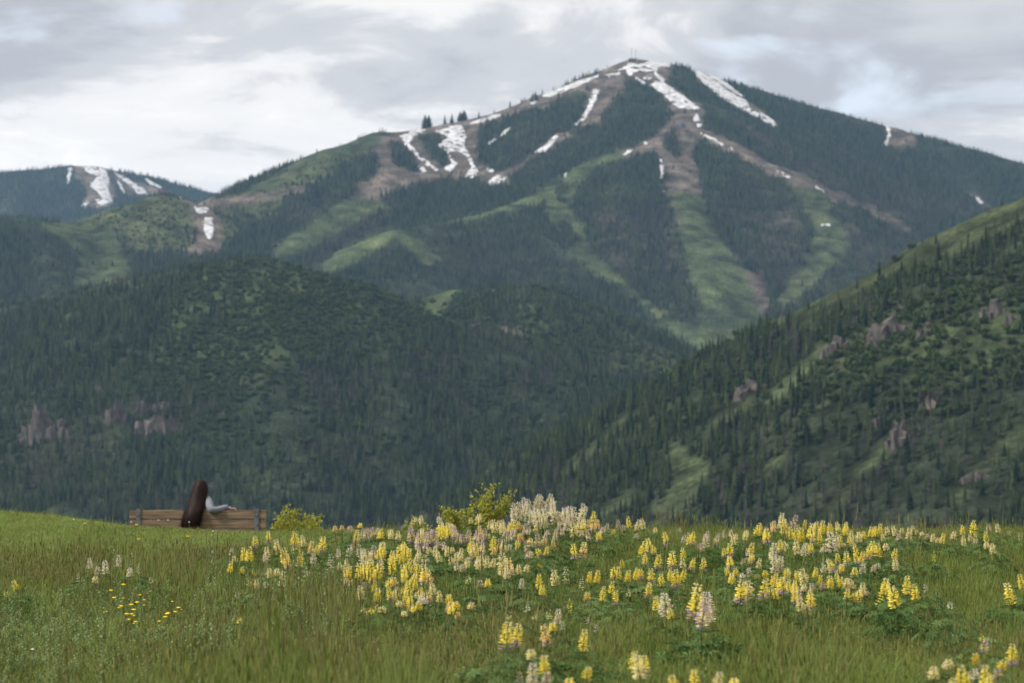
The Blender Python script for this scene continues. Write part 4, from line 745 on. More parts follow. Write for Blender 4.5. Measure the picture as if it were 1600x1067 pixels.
for si, line in enumerate(SPIKES.split('\n')):
    sp = []
    for s in line.split(';'):
        a = s.split(); px_, pt, pb = map(float, a[:3]); hs = rp.uniform(.22, .30) if si != 8 else .34
        if si in (3, 4, 9, 11): hs += .06
        d, b, t, g = locate(px_, pt - .08 * (pb - pt), pb, hs); sp.append([b[0], b[1], b[2], max(.05, t[2] - b[2]), g, a[3]])
    if si in (2, 3, 4, 9, 10):                    # the clumps are thicker than can be counted
        for q in list(sp):
            if rp.random() < 1.0: x2, y2 = q[0] + rp.gauss(0, .07), q[1] + rp.uniform(.0, .25); dz2 = float(mz(x2, y2)) - float(mz(q[0], q[1])); sp.append([x2, y2, q[2] + dz2 + rp.gauss(-.01, .02), q[3] * rp.uniform(.6, 1.05), 0, q[5] if rp.random() < .68 else rp.choice('mmcpo')])
    left = list(range(len(sp))); cap = 3 if si in (7, 12) else 6
    while left:                                   # neighbouring spikes belong to one plant
        i = left.pop(0); mem = [i]; x0, y0 = sp[i][:2]
        near = sorted(left, key=lambda j: (sp[j][0] - x0) ** 2 + ((sp[j][1] - y0) * .6) ** 2)
        for j in near:
            if len(mem) < cap + (3 if si in (2, 3, 4, 9, 10) else 0) and math.hypot(sp[j][0] - x0, (sp[j][1] - y0) * .6) < (.30 if si != 8 else .9): mem.append(j); left.remove(j)
        cxm = sum(sp[j][0] for j in mem) / len(mem); cym = sum(sp[j][1] for j in mem) / len(mem); g = float(mz(cxm, cym))
        pl = empty('lupin_plant', (cxm, cym, g - .01))
        ks = [sp[j][5][0] for j in mem]; main = max(set(ks), key=ks.count)
        lab = '%s lupin with %s spike%s %s' % (KW[main], NUM[len(mem)], '' if len(mem) == 1 else 's', SITES[si])
        tag(pl, lab, 'lupin', 'lupins ' + SITES[si])
        for j in mem:
            x, y, z, h, gg, kd = sp[j]; wv = 1.0 if len(kd) == 1 else .8
            so = link('flower_spike', SPKS[kd[0]] if len(kd) > 1 else rp.choice(SPK[kd[0]]), pl, (x - cxm, y - cym, z - g + .01))
            wsc = 1.45 * wv * min(1.3, max(.7, h / .15)) * rp.uniform(.9, 1.12); so.scale = (wsc, wsc, h); so.rotation_euler = (rp.gauss(0, .13), rp.gauss(0, .14), rp.random() * 6.28)
            top_ = Vector((x - cxm, y - cym, z - g + .012)); foot = Vector((top_.x * .45, top_.y * .45, 0)); v = top_ - foot
            st = link('stalk', STALK, pl, foot); st.scale = (1, 1, v.length); st.rotation_mode = 'QUATERNION'; st.rotation_quaternion = v.to_track_quat('Z', 'Y')
        spread = max([.17] + [math.hypot(sp[j][0] - cxm, sp[j][1] - cym) for j in mem]); hmean = sum(sp[j][2] - g for j in mem) / len(mem)
        if si == 8: BIG_AT.append((cxm, cym))
        LUPIN_AT.append((cxm, cym - .05, spread + .16))
        if (cym < 17.2 and len(mem) >= 2) or si == 8:
            for k in range(26 if si != 8 else 84):
                a = rp.random() * 6.28; u = math.sqrt(rp.random()); rr = (.25 if si == 8 else .17) * u; lz = max(.1, hmean * .95) * (1 - .5 * u * u) * rp.uniform(.4, 1.0)
                lf = link('leaf', rp.choice(LEAF), pl, (rr * math.cos(a), rr * math.sin(a), lz)); sc_ = rp.uniform(.6, 1.1) * (1.35 if si == 8 else 1); lf.scale = (sc_,) * 3; lf.rotation_euler = (-math.sin(a) * u * .7 + rp.gauss(0, .15), math.cos(a) * u * .7 + rp.gauss(0, .15), 0)
                lf.rotation_euler = (rp.gauss(0, .3) - math.sin(a) * u * .6, rp.gauss(0, .3) + math.cos(a) * u * .6, rp.random() * 6.28)
        else:
            f = link('foliage', rp.choice(FOL), pl); f.rotation_euler = (0, 0, rp.random() * 6.28); k = min(1.5, max(.6, (spread + .08) / .25)); f.scale = (k, k, min(2.0, max(.5, hmean / .27)))
            f['kind'] = 'stuff'

# ------------------------------------------------------------------ small flowers
M_dand = mat_noise('dandelion_yellow', (.85, .55, .02), (.9, .66, .04), 60); M_puff = mat_noise('white_puff', (.75, .74, .70), (.85, .84, .80), 60)
def head_mesh(name, mat, flat=.45, n=14):
    V = [(0, 0, .3 * flat)]; F = []
    for ring, (q, z) in enumerate(((.55, .8 * flat), (1.0, .55 * flat))):
        for k in range(n): V.append((q * math.cos(6.283 * k / n) * (1 + .12 * (k % 2)), q * math.sin(6.283 * k / n) * (1 + .12 * (k % 2)), z - .15 * (k % 2) * ring))
    V.append((0, 0, -.4))
    for k in range(n):
        a, b = 1 + k, 1 + (k + 1) % n; F += [(0, a, b), (a, a + n, b + n), (a, b + n, b), (a + n, 2 * n + 1, b + n)]
    return mesh_py(name, V, F, (mat,))
HD = head_mesh('flower_head', M_dand); HP = head_mesh('flower_head', M_puff, 1.0, 10); HU = head_mesh('umbel', M_dand, .8, 12)
def meadow_point(px_, py_, lift=0.0):
    u = (px_ - 800) / FPX; z = mz(u * _dd, _dd) + lift; yy = proj(u * _dd, _dd, z)[1]; k = int(np.argmin(np.abs(yy - py_))); return u * _dd[k], _dd[k], float(z[k]) - lift
for (fx, fy, kd, lab) in ((134, 817, 0, 'yellow dandelion on the short grass of the rise'), (215, 819, 0, 'yellow dandelion in front of the near end of the bench'), (219, 841, 0, 'yellow dandelion beside a dark leaf rosette below the bench'), (295, 837, 0, 'faded yellow dandelion in the grass below the person'),
      (249, 812, 1, 'white seed puff close to the first bench bracket'), (264, 812, 1, 'white seed puff beside another before the bench back'), (297, 815, 1, 'white seed puff under the long hair'), (334, 829, 1, 'small white seed puff below the resting arm'), (117, 811, 1, 'white seed puff alone on the rise'), (207, 815, 1, 'white seed puff at the end of the bench'),
      (56, 1014, 1, 'tiny white flower low among the sage stems'), (385, 1005, 1, 'small white flower in the foreground grass'), (540, 1007, 1, 'pinkish white flower in the foreground grass')):
    gx_, gy_, gz_ = meadow_point(fx, fy, .16); e = empty('dandelion' if kd == 0 else 'seed_puff', (gx_, gy_, gz_)); tag(e, lab, 'flower', 'small flowers in the grass')
    s = link('stem', STALK, e); s.scale = (.6, .6, .155); h = link('flower_head', HD if kd == 0 else HP, e, (0, 0, .155)); sz = .020 if kd == 0 else .011; h.scale = (sz,) * 3
for (fx, fy, lab) in ((200, 945, 'clump of flat yellow flower heads in front of the pale lupins'), (208, 968, 'low yellow flower head at the edge of the sage stems'), (282, 942, 'single yellow flower head in the tall grass'), (262, 955, 'little yellow flower head beside the flat yellow clump')):
    gx_, gy_, gz_ = meadow_point(fx, fy, .2); e = empty('yellow_wildflower', (gx_, gy_, gz_)); tag(e, lab, 'flower', 'yellow wildflowers')
    for k in range(16 if fx == 200 else 4):
        dx, dy, dz = rp.gauss(0, .075 if fx == 200 else .02), rp.gauss(0, .06), .2 + rp.gauss(0, .045)
        s = link('stem', STALK, e, (dx * .6, dy * .6, 0)); s.scale = (.5, .5, dz); v = Vector((dx * .4, dy * .4, dz)); s.rotation_euler = v.to_track_quat('Z', 'Y').to_euler()
        h = link('umbel', HU, e, (dx, dy, dz)); h.scale = (rp.uniform(.009, .018),) * 3

# ------------------------------------------------------------------ yellow-green bushes behind the crest
M_bleaf = mat_leaf('blossoming_bush', (.32, .34, .055), (.44, .41, .07), .35, 'tone'); M_twig = mat_noise('twig', (.07, .05, .03), (.12, .09, .05), 20)
def bush(px0, px1, py_base, tips, Y, label):
    c = at((px0 + px1) / 2, py_base, Y); g = float(mz(c[0], Y)); e = empty('flowering_bush', (c[0], Y, g)); tag(e, label, 'bush', 'yellow-green bushes behind the crest')
    VB = []; FB = []; VL = []; FL = []; T = []; r = random.Random(int(px0))
    def tube(a, b, r0, r1):
        d = (b - a).normalized(); e1 = d.cross(Vector((.3, 1, .2))).normalized(); e2 = d.cross(e1); k0 = len(VB)
        for p_, q in ((a, r0), (b, r1)):
            for k in range(4): VB.append(tuple(p_ + (e1 * math.cos(1.57 * k) + e2 * math.sin(1.57 * k)) * q))
        for k in range(4): FB.append((k0 + k, k0 + (k + 1) % 4, k0 + 4 + (k + 1) % 4, k0 + 4 + k))
    def leafy(p_, s):
        for _ in range(5):
            o = Vector((r.gauss(0, 1), r.gauss(0, 1), r.gauss(0, 1))) * s; a = Vector((r.gauss(0, 1), r.gauss(0, 1), r.gauss(0, 1))).normalized() * r.uniform(.014, .026); b = a.cross(Vector((r.gauss(0, 1), r.gauss(0, 1), r.gauss(0, 1)))).normalized() * r.uniform(.009, .016)
            k = len(VL); q = p_ + o; VL.extend([tuple(q - a), tuple(q - b), tuple(q + a), tuple(q + b)]); FL.append((k, k + 1, k + 2, k + 3)); tn = r.uniform(.7, 1.3); T.extend([(tn, tn, tn)] * 4)
    for (tx, ty) in tips:
        for rep in range(2):
            t = Vector(at(tx + r.gauss(0, 3), ty + abs(r.gauss(0, 4)), Y)) - Vector((c[0], Y, g)); t.y = r.gauss(0, .14); foot = Vector((t.x * .3, t.y * .3, 0)); prev = foot; n = 16
            bend = Vector((r.gauss(0, .05), r.gauss(0, .05), 0))
            for k in range(1, n + 1):
                u = k / n; p_ = foot.lerp(t, u) + bend * math.sin(u * 3.14); tube(prev, p_, .007 * (1 - .8 * (u - 1 / n)), .007 * (1 - .8 * u)); prev = p_
                if u > .22:
                    leafy(p_, .017)
                    if r.random() < .6:
                        q = p_ + Vector((r.gauss(0, .07), r.gauss(0, .07), r.uniform(.02, .12))); tube(p_, q, .003, .001); leafy(q, .018); leafy(p_.lerp(q, .5), .014)
    link('branches', mesh_py('branches', VB, FB, (M_twig,)), e); me = mesh_py('foliage', VL, FL, (M_bleaf,)); vcol(me, 'tone', np.array(T)); f = link('foliage', me, e); f['kind'] = 'stuff'
bush(425, 505, 838, [(430, 816), (437, 806), (446, 795), (451, 790), (460, 806), (468, 808), (480, 806), (490, 812), (500, 812), (440, 815), (470, 818), (488, 822)], 37.0, 'low yellow-green flowering bush beside the end of the bench')
bush(640, 806, 838, [(690, 800), (700, 796), (712, 803), (735, 795), (745, 785), (752, 775), (760, 768), (770, 766), (782, 784), (790, 778), (797, 776), (803, 784), (725, 800), (765, 790), (640, 818), (655, 815), (775, 800), (740, 805)], 35.5, 'taller yellow-green flowering bush with bare-tipped branches behind the mauve lupins')

# ------------------------------------------------------------------ grasses
M_gfresh = mat_leaf('fresh_grass', (.18, .265, .075), (.31, .385, .14), .5, 'tone')
M_gtall = mat_leaf('tall_grass', (.14, .205, .05), (.285, .345, .11), .5, 'tone')
M_gbrown = mat_leaf('seeding_grass', (.16, .185, .07), (.28, .285, .125), .4, 'tone')
M_sage = mat_leaf('grey_sage', (.15, .21, .08), (.25, .315, .145), .25, 'tone')
def tuft(name, mat, seed, n, rad, lean, width, curl=.5, heads=0.0):
    r = random.Random(seed); V = []; F = []; T = []
    for i in range(n):
        a = r.random() * 6.28; d = rad * math.sqrt(r.random()); bx, by = d * math.cos(a), d * math.sin(a)
        la = a + r.gauss(0, .9); ln = lean * r.uniform(.2, 1.2); h = r.uniform(.45, 1.0); w = width * r.uniform(.7, 1.2); pa = r.random() * 6.28
        ux, uy = math.cos(pa) * w / 2, math.sin(pa) * w / 2; b = len(V); tone = r.uniform(.65, 1.25); tv = (tone * r.uniform(.92, 1.12), tone, tone * r.uniform(.85, 1.1))
        for t in (0, .4, .75, 1.0):
            o = ln * (t ** 1.8); x, y, z = bx + o * math.cos(la), by + o * math.sin(la), h * (t - curl * ln * t * t * .6)
            ww = 1 - .9 * t ** 2
            V += [(x - ux * ww, y - uy * ww, z), (x + ux * ww, y + uy * ww, z)]; T += [tv, tv]
        for k in range(3): F.append((b + 2 * k, b + 2 * k + 1, b + 2 * k + 3, b + 2 * k + 2))
        if r.random() < heads:
            b = len(V); tx, ty, tz = x, y, z; hl = r.uniform(.16, .26); hw = .0055
            for (dz, m) in ((0, .3), (hl * .35, 1), (hl, .1)):
                for k in range(3): V.append((tx + hw * m * math.cos(2.09 * k), ty + hw * m * math.sin(2.09 * k), tz - .05 + dz)); T.append((1.0, .92, .82))
            for j in range(2):
                for k in range(3): F.append((b + j * 3 + k, b + j * 3 + (k + 1) % 3, b + j * 3 + 3 + (k + 1) % 3, b + j * 3 + 3 + k))
    me = mesh_py(name, V, F, (mat,)); vcol(me, 'tone', np.array(T)); return me
def sage(name, seed):
    """an upright grey-green stem set with short leaves"""
    r = random.Random(seed); V = []; F = []; T = []
    for s in range(3):
        x0, y0 = r.uniform(-.04, .04), r.uniform(-.04, .04); lx, ly = r.gauss(0, .06), r.gauss(0, .06); h = r.uniform(.6, 1.0)
        for i in range(34):
            t = (i + 1) / 34; a = i * 2.4 + r.uniform(-.3, .3); l = .030 * (1 - .55 * t) + .006; x, y, z = x0 + lx * t, y0 + ly * t, h * t
            b = len(V); ca, sa = math.cos(a), math.sin(a); w = .0055
            V += [(x, y, z), (x + l * .5 * ca - w * sa, y + l * .5 * sa + w * ca, z + .03), (x + l * ca, y + l * sa, z + .05), (x + l * .5 * ca + w * sa, y + l * .5 * sa - w * ca, z + .03)]; F.append((b, b + 1, b + 2, b + 3))
            tn = r.uniform(.8, 1.2); T += [(tn, tn, tn)] * 4
        b = len(V)
        for k in range(3): V.append((x0 + .003 * math.cos(2.09 * k), y0 + .003 * math.sin(2.09 * k), 0)); T.append((.8, .8, .7))
        V.append((x0 + lx, y0 + ly, h)); T.append((1, 1, 1))
        for k in range(3): F.append((b + k, b + (k + 1) % 3, b + 3))
    me = mesh_py(name, V, F, (M_sage,)); vcol(me, 'tone', np.array(T)); return me
TUFT = {'fresh': [tuft('fresh_tuft', M_gfresh, 40 + i, 30, .085, .10, .0055) for i in range(4)],
        'tall': [tuft('tall_tuft', M_gtall, 50 + i, 26, .075, .13, .0050, .5, .12) for i in range(4)],
        'brown': [tuft('seeding_tuft', M_gbrown, 60 + i, 20, .07, .12, .0042, 0.4, .3) for i in range(4)],
        'sage': [sage('sage_stem', 70 + i) for i in range(3)]}
gx, gy = [], []
n = 165000; y = np.sqrt(RNG.uniform(9.5 ** 2, 37.5 ** 2, n)); x = RNG.uniform(-1, 1, n) * (y * .2118 + 3.3); zg = mz(x, y); px, py = proj(x, y, zg)
def zone(cx_, cy_, rx, ry): return np.exp(-(((px - cx_) / rx) ** 2 + ((py - cy_) / ry) ** 2))
lownz = fbm(x / 1.3 + 9, y / 2.2, 3); low2 = fbm(x / .8 + 90, y / 1.6 + 4, 3)
w_fresh = .25 + 3.2 * smooth(620, 380, px) * smooth(905, 862, py) + 1.0 * zone(700, 1000, 260, 70) * 0.4 + .9 * np.clip(low2, 0, 1)
w_tall = 1.0 + .9 * smooth(900, 1200, px) + .8 * lownz
w_brown = .11 + 1.0 * zone(120, 905, 260, 32) + .9 * zone(520, 1040, 330, 60) + .8 * zone(1430, 860, 130, 30) + .35 * zone(1300, 1040, 300, 60) + .9 * np.clip(-low2, 0, 1)
w_sage = .01 + 1.1 * zone(120, 1015, 330, 60) + .35 * zone(420, 960, 160, 40)
Wt = np.clip(np.stack([w_fresh, w_tall, w_brown, w_sage], -1), .01, 9); Wt /= Wt.sum(1, keepdims=True); cum = Wt.cumsum(1); u = RNG.random((n, 1)); typ = (u > cum).sum(1).clip(0, 3)
short = smooth(640, 420, px) * smooth(900, 868, py)
hb = {0: (.09, .17), 1: (.13, .26), 2: (.16, .30), 3: (.14, .26)}
pbig = np.full(n, 9.0)
for (ax, ay) in BIG_AT: pbig = np.minimum(pbig, np.hypot(x - ax, (y - ay + .25) * .6) / .30)
pn = np.full(n, 9.0)
for (ax, ay, ar) in LUPIN_AT: pn = np.minimum(pn, np.hypot(x - ax, y - ay) / ar)
keepp = (pbig > .8) & (pn > RNG.uniform(.0, 1.0, n)) & (RNG.random(n) < np.where(y > 30, .75, .62))
for t, (nm, lab, cat) in enumerate((('fresh_grass', 'short fresh green grass covering the meadow crest', 'grass'), ('tall_grass', 'tall olive green grass filling the meadow', 'grass'), ('seeding_grass', 'brownish grass with seed heads standing in the meadow', 'grass'), ('sage_stems', 'upright grey green sage stems among the meadow grass', 'sage'))):
    k = (typ == t) & keepp; m = k.sum(); lo, hi = hb[t]
    h = (lo + (hi - lo) * RNG.random(m)) * np.clip(1 + .7 * lownz[k], .5, 1.6) * (1 - .52 * short[k]) * (1 - .52 * smooth(24, 32, y[k]))
    h = h * np.where(RNG.random(m) < .05, RNG.uniform(1.4, 2.1, m), 1.0)
    s = np.ones((m, 3)) * RNG.uniform(.85, 1.25, (m, 1)); s[:, 2] = h
    rot = RNG.normal(0, .07, (m, 3)); rot[:, 2] = RNG.uniform(0, 6.28, m)
    P = np.stack([x[k], y[k], zg[k] - .01], -1); key = ['fresh', 'tall', 'brown', 'sage'][t]
    scatter(nm, P, s, rot, RNG.integers(0, len(TUFT[key]), m), TUFT[key], lab, cat)

# ================================================================== BENCH AND PERSON
BX, BY = (310.5 - 800) / FPX * 38.0, 38.0
BG = float(mz(BX, BY + .3))
TOP = float(at(310, 796.5, 38.0)[2])           # height of the backrest's upper edge
M_wood = None
def wood():
    m, t, b = material('weathered_timber')
    c, f = noise_col(t, (.085, .058, .037), (.29, .215, .145), 2.2, 9, 'Object', (1.1, 14, 22), .3, .72)
    t.links.new(c, b.inputs['Base Color']); b.inputs['Roughness'].default_value = .85; b.inputs['Specular IOR Level'].default_value = .2
    bp = nd(t, 'ShaderNodeBump'); bp.inputs['Strength'].default_value = .4; bp.inputs['Distance'].default_value = .01; t.links.new(f, bp.inputs['Height']); t.links.new(bp.outputs[0], b.inputs['Normal']); return m
M_wood = wood(); M_brk = mat_noise('grey_steel_bracket', (.085, .09, .10), (.15, .16, .17), 9, .55)
bench = empty('park_bench', (BX, BY, BG)); tag(bench, 'weathered timber bench with two grey steel brackets on the meadow crest', 'bench')
BL = 2.14; rb = random.Random(2)
def plank(name, cx_, cy_, cz_, sx2, sy2, sz2):
    bm = bmesh.new(); bmesh.ops.create_cube(bm, size=1, matrix=Matrix.Diagonal((sx2, sy2, sz2, 1)))
    bmesh.ops.subdivide_edges(bm, edges=[e for e in bm.edges if abs(e.verts[0].co.x - e.verts[1].co.x) > .1], cuts=9)
    bmesh.ops.bevel(bm, geom=[e for e in bm.edges if abs((e.verts[0].co - e.verts[1].co).x) > .01 and e.is_manifold and e.calc_face_angle(0) > 1], offset=.007, segments=2, affect='EDGES')
    for v in bm.verts: v.co += Vector((0, rb.gauss(0, .0012), rb.gauss(0, .0012)))
    me = bpy.data.meshes.new(name); bm.to_mesh(me); bm.free(); me.materials.append(M_wood); o = link(name, me, bench, (cx_, cy_, cz_)); return o
bt = TOP - BG
for k in range(3): plank('back_plank', rb.uniform(-.004, .004), -.02 + .0, bt - .07 - k * .150, BL, .075, .140)
sh_ = .43
for k in range(3): plank('seat_plank', rb.uniform(-.004, .004), .12 + k * .16, sh_ - .035, BL, .148, .07)
for s in (-1, 1):
    x = s * .925
    brk = boxes('bracket', [(x, -.066, bt / 2 + .012, .072, .012, bt + .024), (x, .026, bt - .2, .085, .012, .44), (x, -.02, bt + .018, .085, .105, .012)], M_brk, bench, .002)
    boxes('leg', [(x, .52, (sh_ - .08) / 2, .08, .08, sh_ - .08)], M_brk, bench, .003); boxes('seat_bearer', [(x, .26, sh_ - .095, .07, .60, .045)], M_brk, bench, .003)
    for kz in (bt - .07, bt - .22): 
        bm = bmesh.new(); bmesh.ops.create_cone(bm, cap_ends=True, segments=8, radius1=.012, radius2=.009, depth=.012, matrix=Matrix.Translation((x, -.078, kz)) @ Matrix.Rotation(R(90), 4, 'X')); me = bpy.data.meshes.new('bolt'); bm.to_mesh(me); bm.free(); me.materials.append(M_steel); link('bolt', me, brk)

# ---- the person: sits facing the mountain, right arm along the backrest, hair falling over it
M_skin = mat_noise('skin', (.50, .30, .22), (.58, .36, .27), 12, .55); M_sweat = mat_noise('grey_knit', (.14, .15, .175), (.20, .215, .25), 40, .95, .3)
M_trou = mat_noise('dark_denim', (.03, .035, .05), (.05, .055, .08), 40, .9); M_shoe = mat_noise('shoe', (.05, .045, .04), (.08, .07, .06), 20, .6)
m_, t_, b_ = material('auburn_hair'); c_, f_ = noise_col(t_, (.0025, .0014, .0013), (.024, .0075, .005), 3.0, 5, 'Object', (45, 45, 1.5), .3, .75); at_ = nd(t_, 'ShaderNodeAttribute'); at_.attribute_name = 'tone'; mm_ = nd(t_, 'ShaderNodeMix', data_type='RGBA', blend_type='MULTIPLY'); mm_.inputs[0].default_value = 1.0
t_.links.new(c_, mm_.inputs[6]); t_.links.new(at_.outputs['Color'], mm_.inputs[7]); t_.links.new(mm_.outputs[2], b_.inputs['Base Color']); b_.inputs['Roughness'].default_value = .6; b_.inputs['Specular IOR Level'].default_value = .25; M_hair = m_
person = empty('person', (BX - .01, BY + .12, BG)); tag(person, 'person with very long auburn hair in grey sweater, seated, arm resting along backrest', 'person')
HT = float(at(312, 748, 38.0)[2]) - BG          # crown of the head above the ground
hx = .025                                        # the head leans a little to the person's right
def skin(name, pts, edges, mat, parent, root=0, sub=2):
    me = bpy.data.meshes.new(name); me.from_pydata([p[:3] for p in pts], edges, []); me.materials.append(mat); o = link(name, me, parent)
    md = o.modifiers.new('skin', 'SKIN'); md.use_smooth_shade = True; md.branch_smoothing = .4
    for i, p in enumerate(pts):
        sv = me.skin_vertices[0].data[i]; rr = p[3]; sv.radius = (rr, p[4] if len(p) > 4 else rr); sv.use_root = (i == root)
    s = o.modifiers.new('sub', 'SUBSURF'); s.levels = sub; s.render_levels = sub; return o
NZ = HT - .245                                   # base of the neck
SZ = NZ - .045
px2x = lambda p: (p - 800) / FPX * 38.0 - (BX - .01)
# local frame: x to the person's right (picture right), y away from the camera, z up; bench back's near face is at y = -.12 - .06
el = (px2x(335), -.25, float(at(335, 800, 37.75)[2]) - BG); wr = (px2x(354), -.13, bt + .045); hd = (px2x(360), -.10, bt + .03)
torso = [(0, .10, sh_ + .09, .15, .11), (0, .07, sh_ + .22, .125, .10), (.0, .05, sh_ + .36, .13, .10), (.005, .03, SZ - .05, .14, .095), (.012, .02, NZ, .06, .06)]
arms = [(.15, .0, SZ - .02, .070), (el[0] - .03, el[1] + .03, el[2] + .035, .068), (el[0] + .05, el[1] + .05, el[2] + .03, .058), (wr[0], wr[1], wr[2], .046), (wr[0] + .05, wr[1] + .015, wr[2] - .003, .038), (-.10, .08, SZ - .07, .05), (-.17, .15, SZ - .28, .046), (-.12, .36, sh_ + .16, .036)]
legs = [(.09, .22, sh_ + .085, .085), (.11, .52, sh_ + .075, .065), (.11, .56, .10, .045), (.11, .60, .06, .04), (-.09, .22, sh_ + .085, .085), (-.10, .52, sh_ + .075, .065), (-.10, .58, .10, .045), (-.10, .62, .06, .04)]
# body: hips to head and both hands, one skin
BV = [(0, .10, sh_ + .09, .12, .09), (0, .06, sh_ + .3, .10, .08), (.005, .03, SZ - .04, .11, .08), (.012, .02, NZ, .052, .052), (hx, .03, NZ + .055, .05, .05), (hx, .05, NZ + .10, .068, .078), (hx + .004, .05, NZ + .16, .078, .092), (hx + .004, .05, NZ + .215, .05, .06)]
BE = [(i, i + 1) for i in range(7)]
def add(chain, start):
    p0 = start
    for c in chain: BV.append(c); BE.append((p0, len(BV) - 1)); p0 = len(BV) - 1
    return p0
add([(.155, .0, SZ - .02, .05), (el[0] - .02, el[1] + .03, el[2] + .03, .042), (wr[0], wr[1], wr[2], .028), (wr[0] + .03, wr[1] + .01, wr[2] - .002, .03, .02), (hd[0] + .025, hd[1], hd[2], .034, .016)], 2)
hr = len(BV) - 1
add([(-.10, .08, SZ - .07, .04), (-.17, .15, SZ - .28, .04), (-.12, .36, sh_ + .16, .028), (-.09, .40, sh_ + .155, .032, .018), (-.06, .43, sh_ + .15, .034, .016)], 2); hl = len(BV) - 1
add([(.09, .22, sh_ + .085, .07), (.11, .52, sh_ + .075, .055), (.11, .56, .12, .038)], 0); add([(-.09, .22, sh_ + .085, .07), (-.10, .52, sh_ + .075, .055), (-.10, .58, .12, .038)], 0)
body = skin('body', BV, BE, M_skin, person)
# fingers: four and a thumb on each hand, curling over what they rest on
def fingers(hb, dirx, diry, drop):
    D = Vector((dirx, diry, 0)).normalized(); S = Vector((-D.y, D.x, 0))
    for k, ln in enumerate((.066, .076, .072, .056)):
        b = Vector(hb) + S * (.026 - .0175 * k) + D * .012; pts = [tuple(b) + (.0095,), tuple(b + D * ln * .45 + Vector((0, 0, .004))) + (.009,), tuple(b + D * ln * .8 + Vector((0, 0, -.010 - drop * .3))) + (.0082,), tuple(b + D * ln * .95 + Vector((0, 0, -.03 - drop))) + (.0068,)]
        skin('finger', pts, [(0, 1), (1, 2), (2, 3)], M_skin, person, 0, 1)
    b = Vector(hb) + S * .03 - D * .03; pts = [tuple(b) + (.012,), tuple(b + S * .022 + D * .022 + Vector((0, 0, -.006))) + (.0105,), tuple(b + S * .026 + D * .052 + Vector((0, 0, -.018))) + (.008,)]
    skin('thumb', pts, [(0, 1), (1, 2)], M_skin, person, 0, 1)
fingers(BV[hr][:3], .9, .25, .01); fingers(BV[hl][:3], .8, .6, .0)
# face: nose, eyes, mouth, ears on the far side of the head
fz = NZ + .13
skin('nose', [(hx, .128, fz + .02, .010), (hx, .146, fz - .005, .012), (hx, .138, fz - .018, .012)], [(0, 1), (1, 2)], M_skin, person, 0, 1)
M_eye = mat_noise('eye', (.7, .7, .68), (.8, .8, .78), 30, .3); M_lip = mat_noise('lip', (.42, .17, .15), (.48, .2, .18), 30, .5)
def blob(name, loc, s, mat):
    bm = bmesh.new(); bmesh.ops.create_uvsphere(bm, u_segments=12, v_segments=8, radius=1); me = bpy.data.meshes.new(name); bm.to_mesh(me); bm.free(); me.materials.append(mat); me.polygons.foreach_set('use_smooth', np.ones(len(me.polygons), bool)); o = link(name, me, person, loc); o.scale = s; return o
for s in (-1, 1): blob('eye', (hx + s * .031, .124, fz + .022), (.013, .010, .009), M_eye); blob('ear', (hx + s * .080, .045, fz + .005), (.010, .020, .032), M_skin)
blob('mouth', (hx, .128, fz - .045), (.024, .008, .007), M_lip)
SV = list(torso); SE = [(0, 1), (1, 2), (2, 3), (3, 4)]
for (a, b) in ((0, 5), (5, 8)):
    p0 = 3
    for c in arms[a:b]: SV.append(c); SE.append((p0, len(SV) - 1)); p0 = len(SV) - 1
skin('sweater', SV, SE, M_sweat, person, 0)
for s in (0, 4): skin('trouser_leg', [(0, .12, sh_ + .08, .10)] + legs[s:s + 3], [(0, 1), (1, 2), (2, 3)], M_trou, person, 0)
for s in (3, 7): skin('shoe', [(legs[s][0], legs[s][1] - .04, .045, .042, .04), (legs[s][0], legs[s][1] + .06, .04, .046, .035), (legs[s][0], legs[s][1] + .16, .03, .04, .025)], [(0, 1), (1, 2)], M_shoe, person, 0, 1)
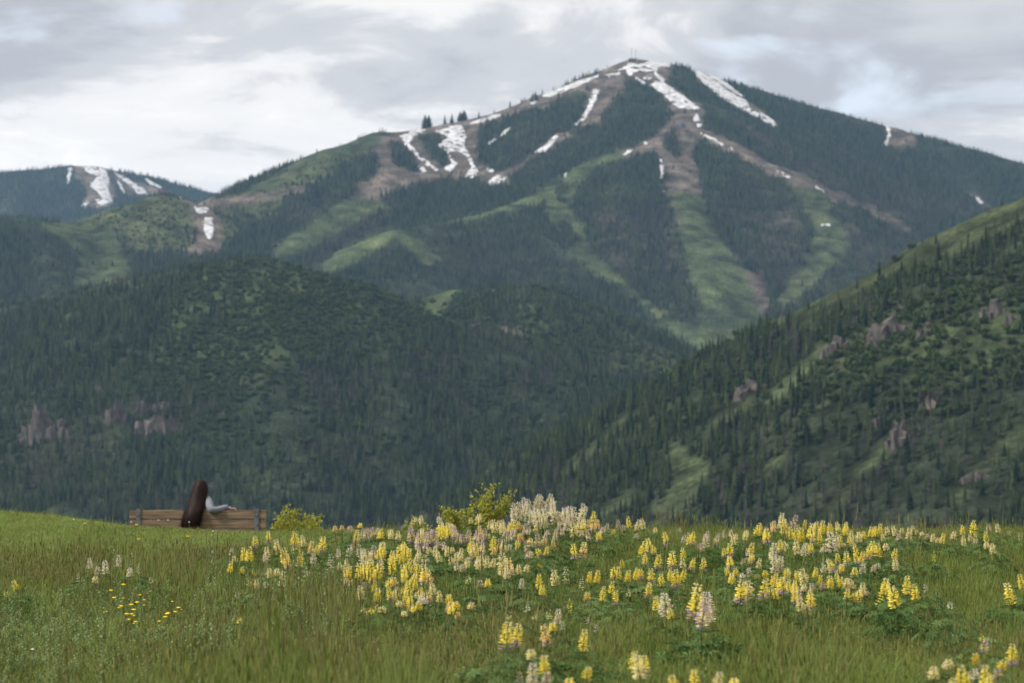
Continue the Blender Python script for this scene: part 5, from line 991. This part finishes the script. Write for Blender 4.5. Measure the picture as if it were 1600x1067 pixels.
# hair: a cap over the skull that runs into a long fall outside the backrest, covered with loose strands
def hair():
    prof = []
    for yp, lx, rx, cy_, dp in ((747.6, 311.5, 313.5, .05, .015), (748.6, 308, 317, .05, .045), (750.5, 305, 320, .05, .07), (753.5, 302.5, 322, .045, .088), (758, 300.5, 323.6, .035, .100), (764, 299, 324.3, .02, .104), (770, 298, 324, 0, .100), (777, 296.8, 323, -.03, .088), (784, 295, 322.3, -.07, .076),
            (791, 292.5, 321.6, -.13, .064), (798, 289.5, 321, -.19, .054), (805, 287, 320.3, -.225, .045), (812, 284.6, 319.6, -.235, .04), (820, 283.2, 318, -.237, .03), (825, 286, 314, -.237, .015)):
        prof.append((float(at(312, yp, 38.0)[2]) - BG, (lx + rx) / 2, (rx - lx) / 2 * (.86 if yp < 780 else .86 - .2 * min(1, (yp - 780) / 25)), cy_, dp))
    V = []; F = []; n = 56; r = random.Random(9); s = 38.0 / FPX
    for (z, cxp, hw, cy_, dp) in prof:
        for k in range(n):
            a = 6.283 * k / n; lk = min(1, max(0, (HT - .08 - z) / .4)); w = 1 + lk * (.09 * math.sin(a * 8 + z * 4) + .05 * math.sin(a * 13 - z * 9)) ; V.append((px2x(cxp) + hw * s * math.cos(a) * w, cy_ + dp * math.sin(a) * w, z))
    m = len(prof)
    for j in range(m - 1):
        for k in range(n): F.append((j * n + k, j * n + (k + 1) % n, (j + 1) * n + (k + 1) % n, (j + 1) * n + k))
    F.append(tuple(range(n))); F.append(tuple(reversed(range((m - 1) * n, m * n))))
    hm_ = mesh_py('hair', V, F, (M_hair,), smooth_=True); vcol(hm_, 'tone', np.full((len(V), 3), .55)); h = link('hair', hm_, person); TN = []
    V = []; F = []
    for i in range(1100):
        a = r.uniform(0, 6.283); j0 = r.randint(2, 7); off = r.gauss(1.04, .09); wdt = r.uniform(.002, .005); b = len(V); drift = r.gauss(0, .05); ends = m - 1 - (0 if r.random() < .55 else r.randint(1, 4)); cnt = 0; tn_ = r.uniform(.35, 2.4) ** 1.2
        if math.sin(a) > .35 and j0 > 4: a = -a
        for j in range(j0, ends + 1):
            z, cxp, hw, cy_, dp = prof[j]; u = (j - j0) / max(1, ends - j0); aa = a + drift * u; fl = off + (.34 * abs(r.gauss(0, 1)) * u * u)
            x = px2x(cxp) + hw * s * math.cos(aa) * fl; y = cy_ + dp * math.sin(aa) * fl - .003; tx, ty = -math.sin(aa), math.cos(aa); ww = wdt * (1 - .7 * u)
            zz = z - (r.uniform(0, .05) if j == ends else 0); V += [(x - tx * ww, y - ty * ww, zz), (x + tx * ww, y + ty * ww, zz)]; TN += [(tn_, tn_ * .92, tn_ * .9)] * 2; cnt += 1
        for k in range(cnt - 1): F.append((b + 2 * k, b + 2 * k + 1, b + 2 * k + 3, b + 2 * k + 2))
    sm_ = mesh_py('strands', V, F, (M_hair,), smooth_=True); vcol(sm_, 'tone', np.array(TN)); st = link('strands', sm_, h); st['kind'] = 'stuff'
hair()

# ================================================================== the air
def haze():
    hx, y0, y1, z0, z1 = 9300, -700, 10900, VALLEY - 40, 1420
    bm = bmesh.new(); bmesh.ops.create_cube(bm, size=1, matrix=Matrix.Translation((0, (y0 + y1) / 2, (z0 + z1) / 2)) @ Matrix.Diagonal((2 * hx, y1 - y0, z1 - z0, 1)))
    me = bpy.data.meshes.new('haze'); bm.to_mesh(me); bm.free()
    m = bpy.data.materials.new('thin_air'); m.use_nodes = True; t = m.node_tree; t.nodes.clear()
    o = nd(t, 'ShaderNodeOutputMaterial'); v = nd(t, 'ShaderNodeVolumePrincipled'); v.inputs['Color'].default_value = (.40, .66, 1.0, 1)
    v.inputs['Density'].default_value = HAZE; v.inputs['Anisotropy'].default_value = 0.0
    t.links.new(v.outputs[0], o.inputs['Volume']); me.materials.append(m)
    tag(link('haze', me), 'thin blue haze filling the air over the valley', 'haze', kind='stuff')
HAZE = 3.2e-5
haze()
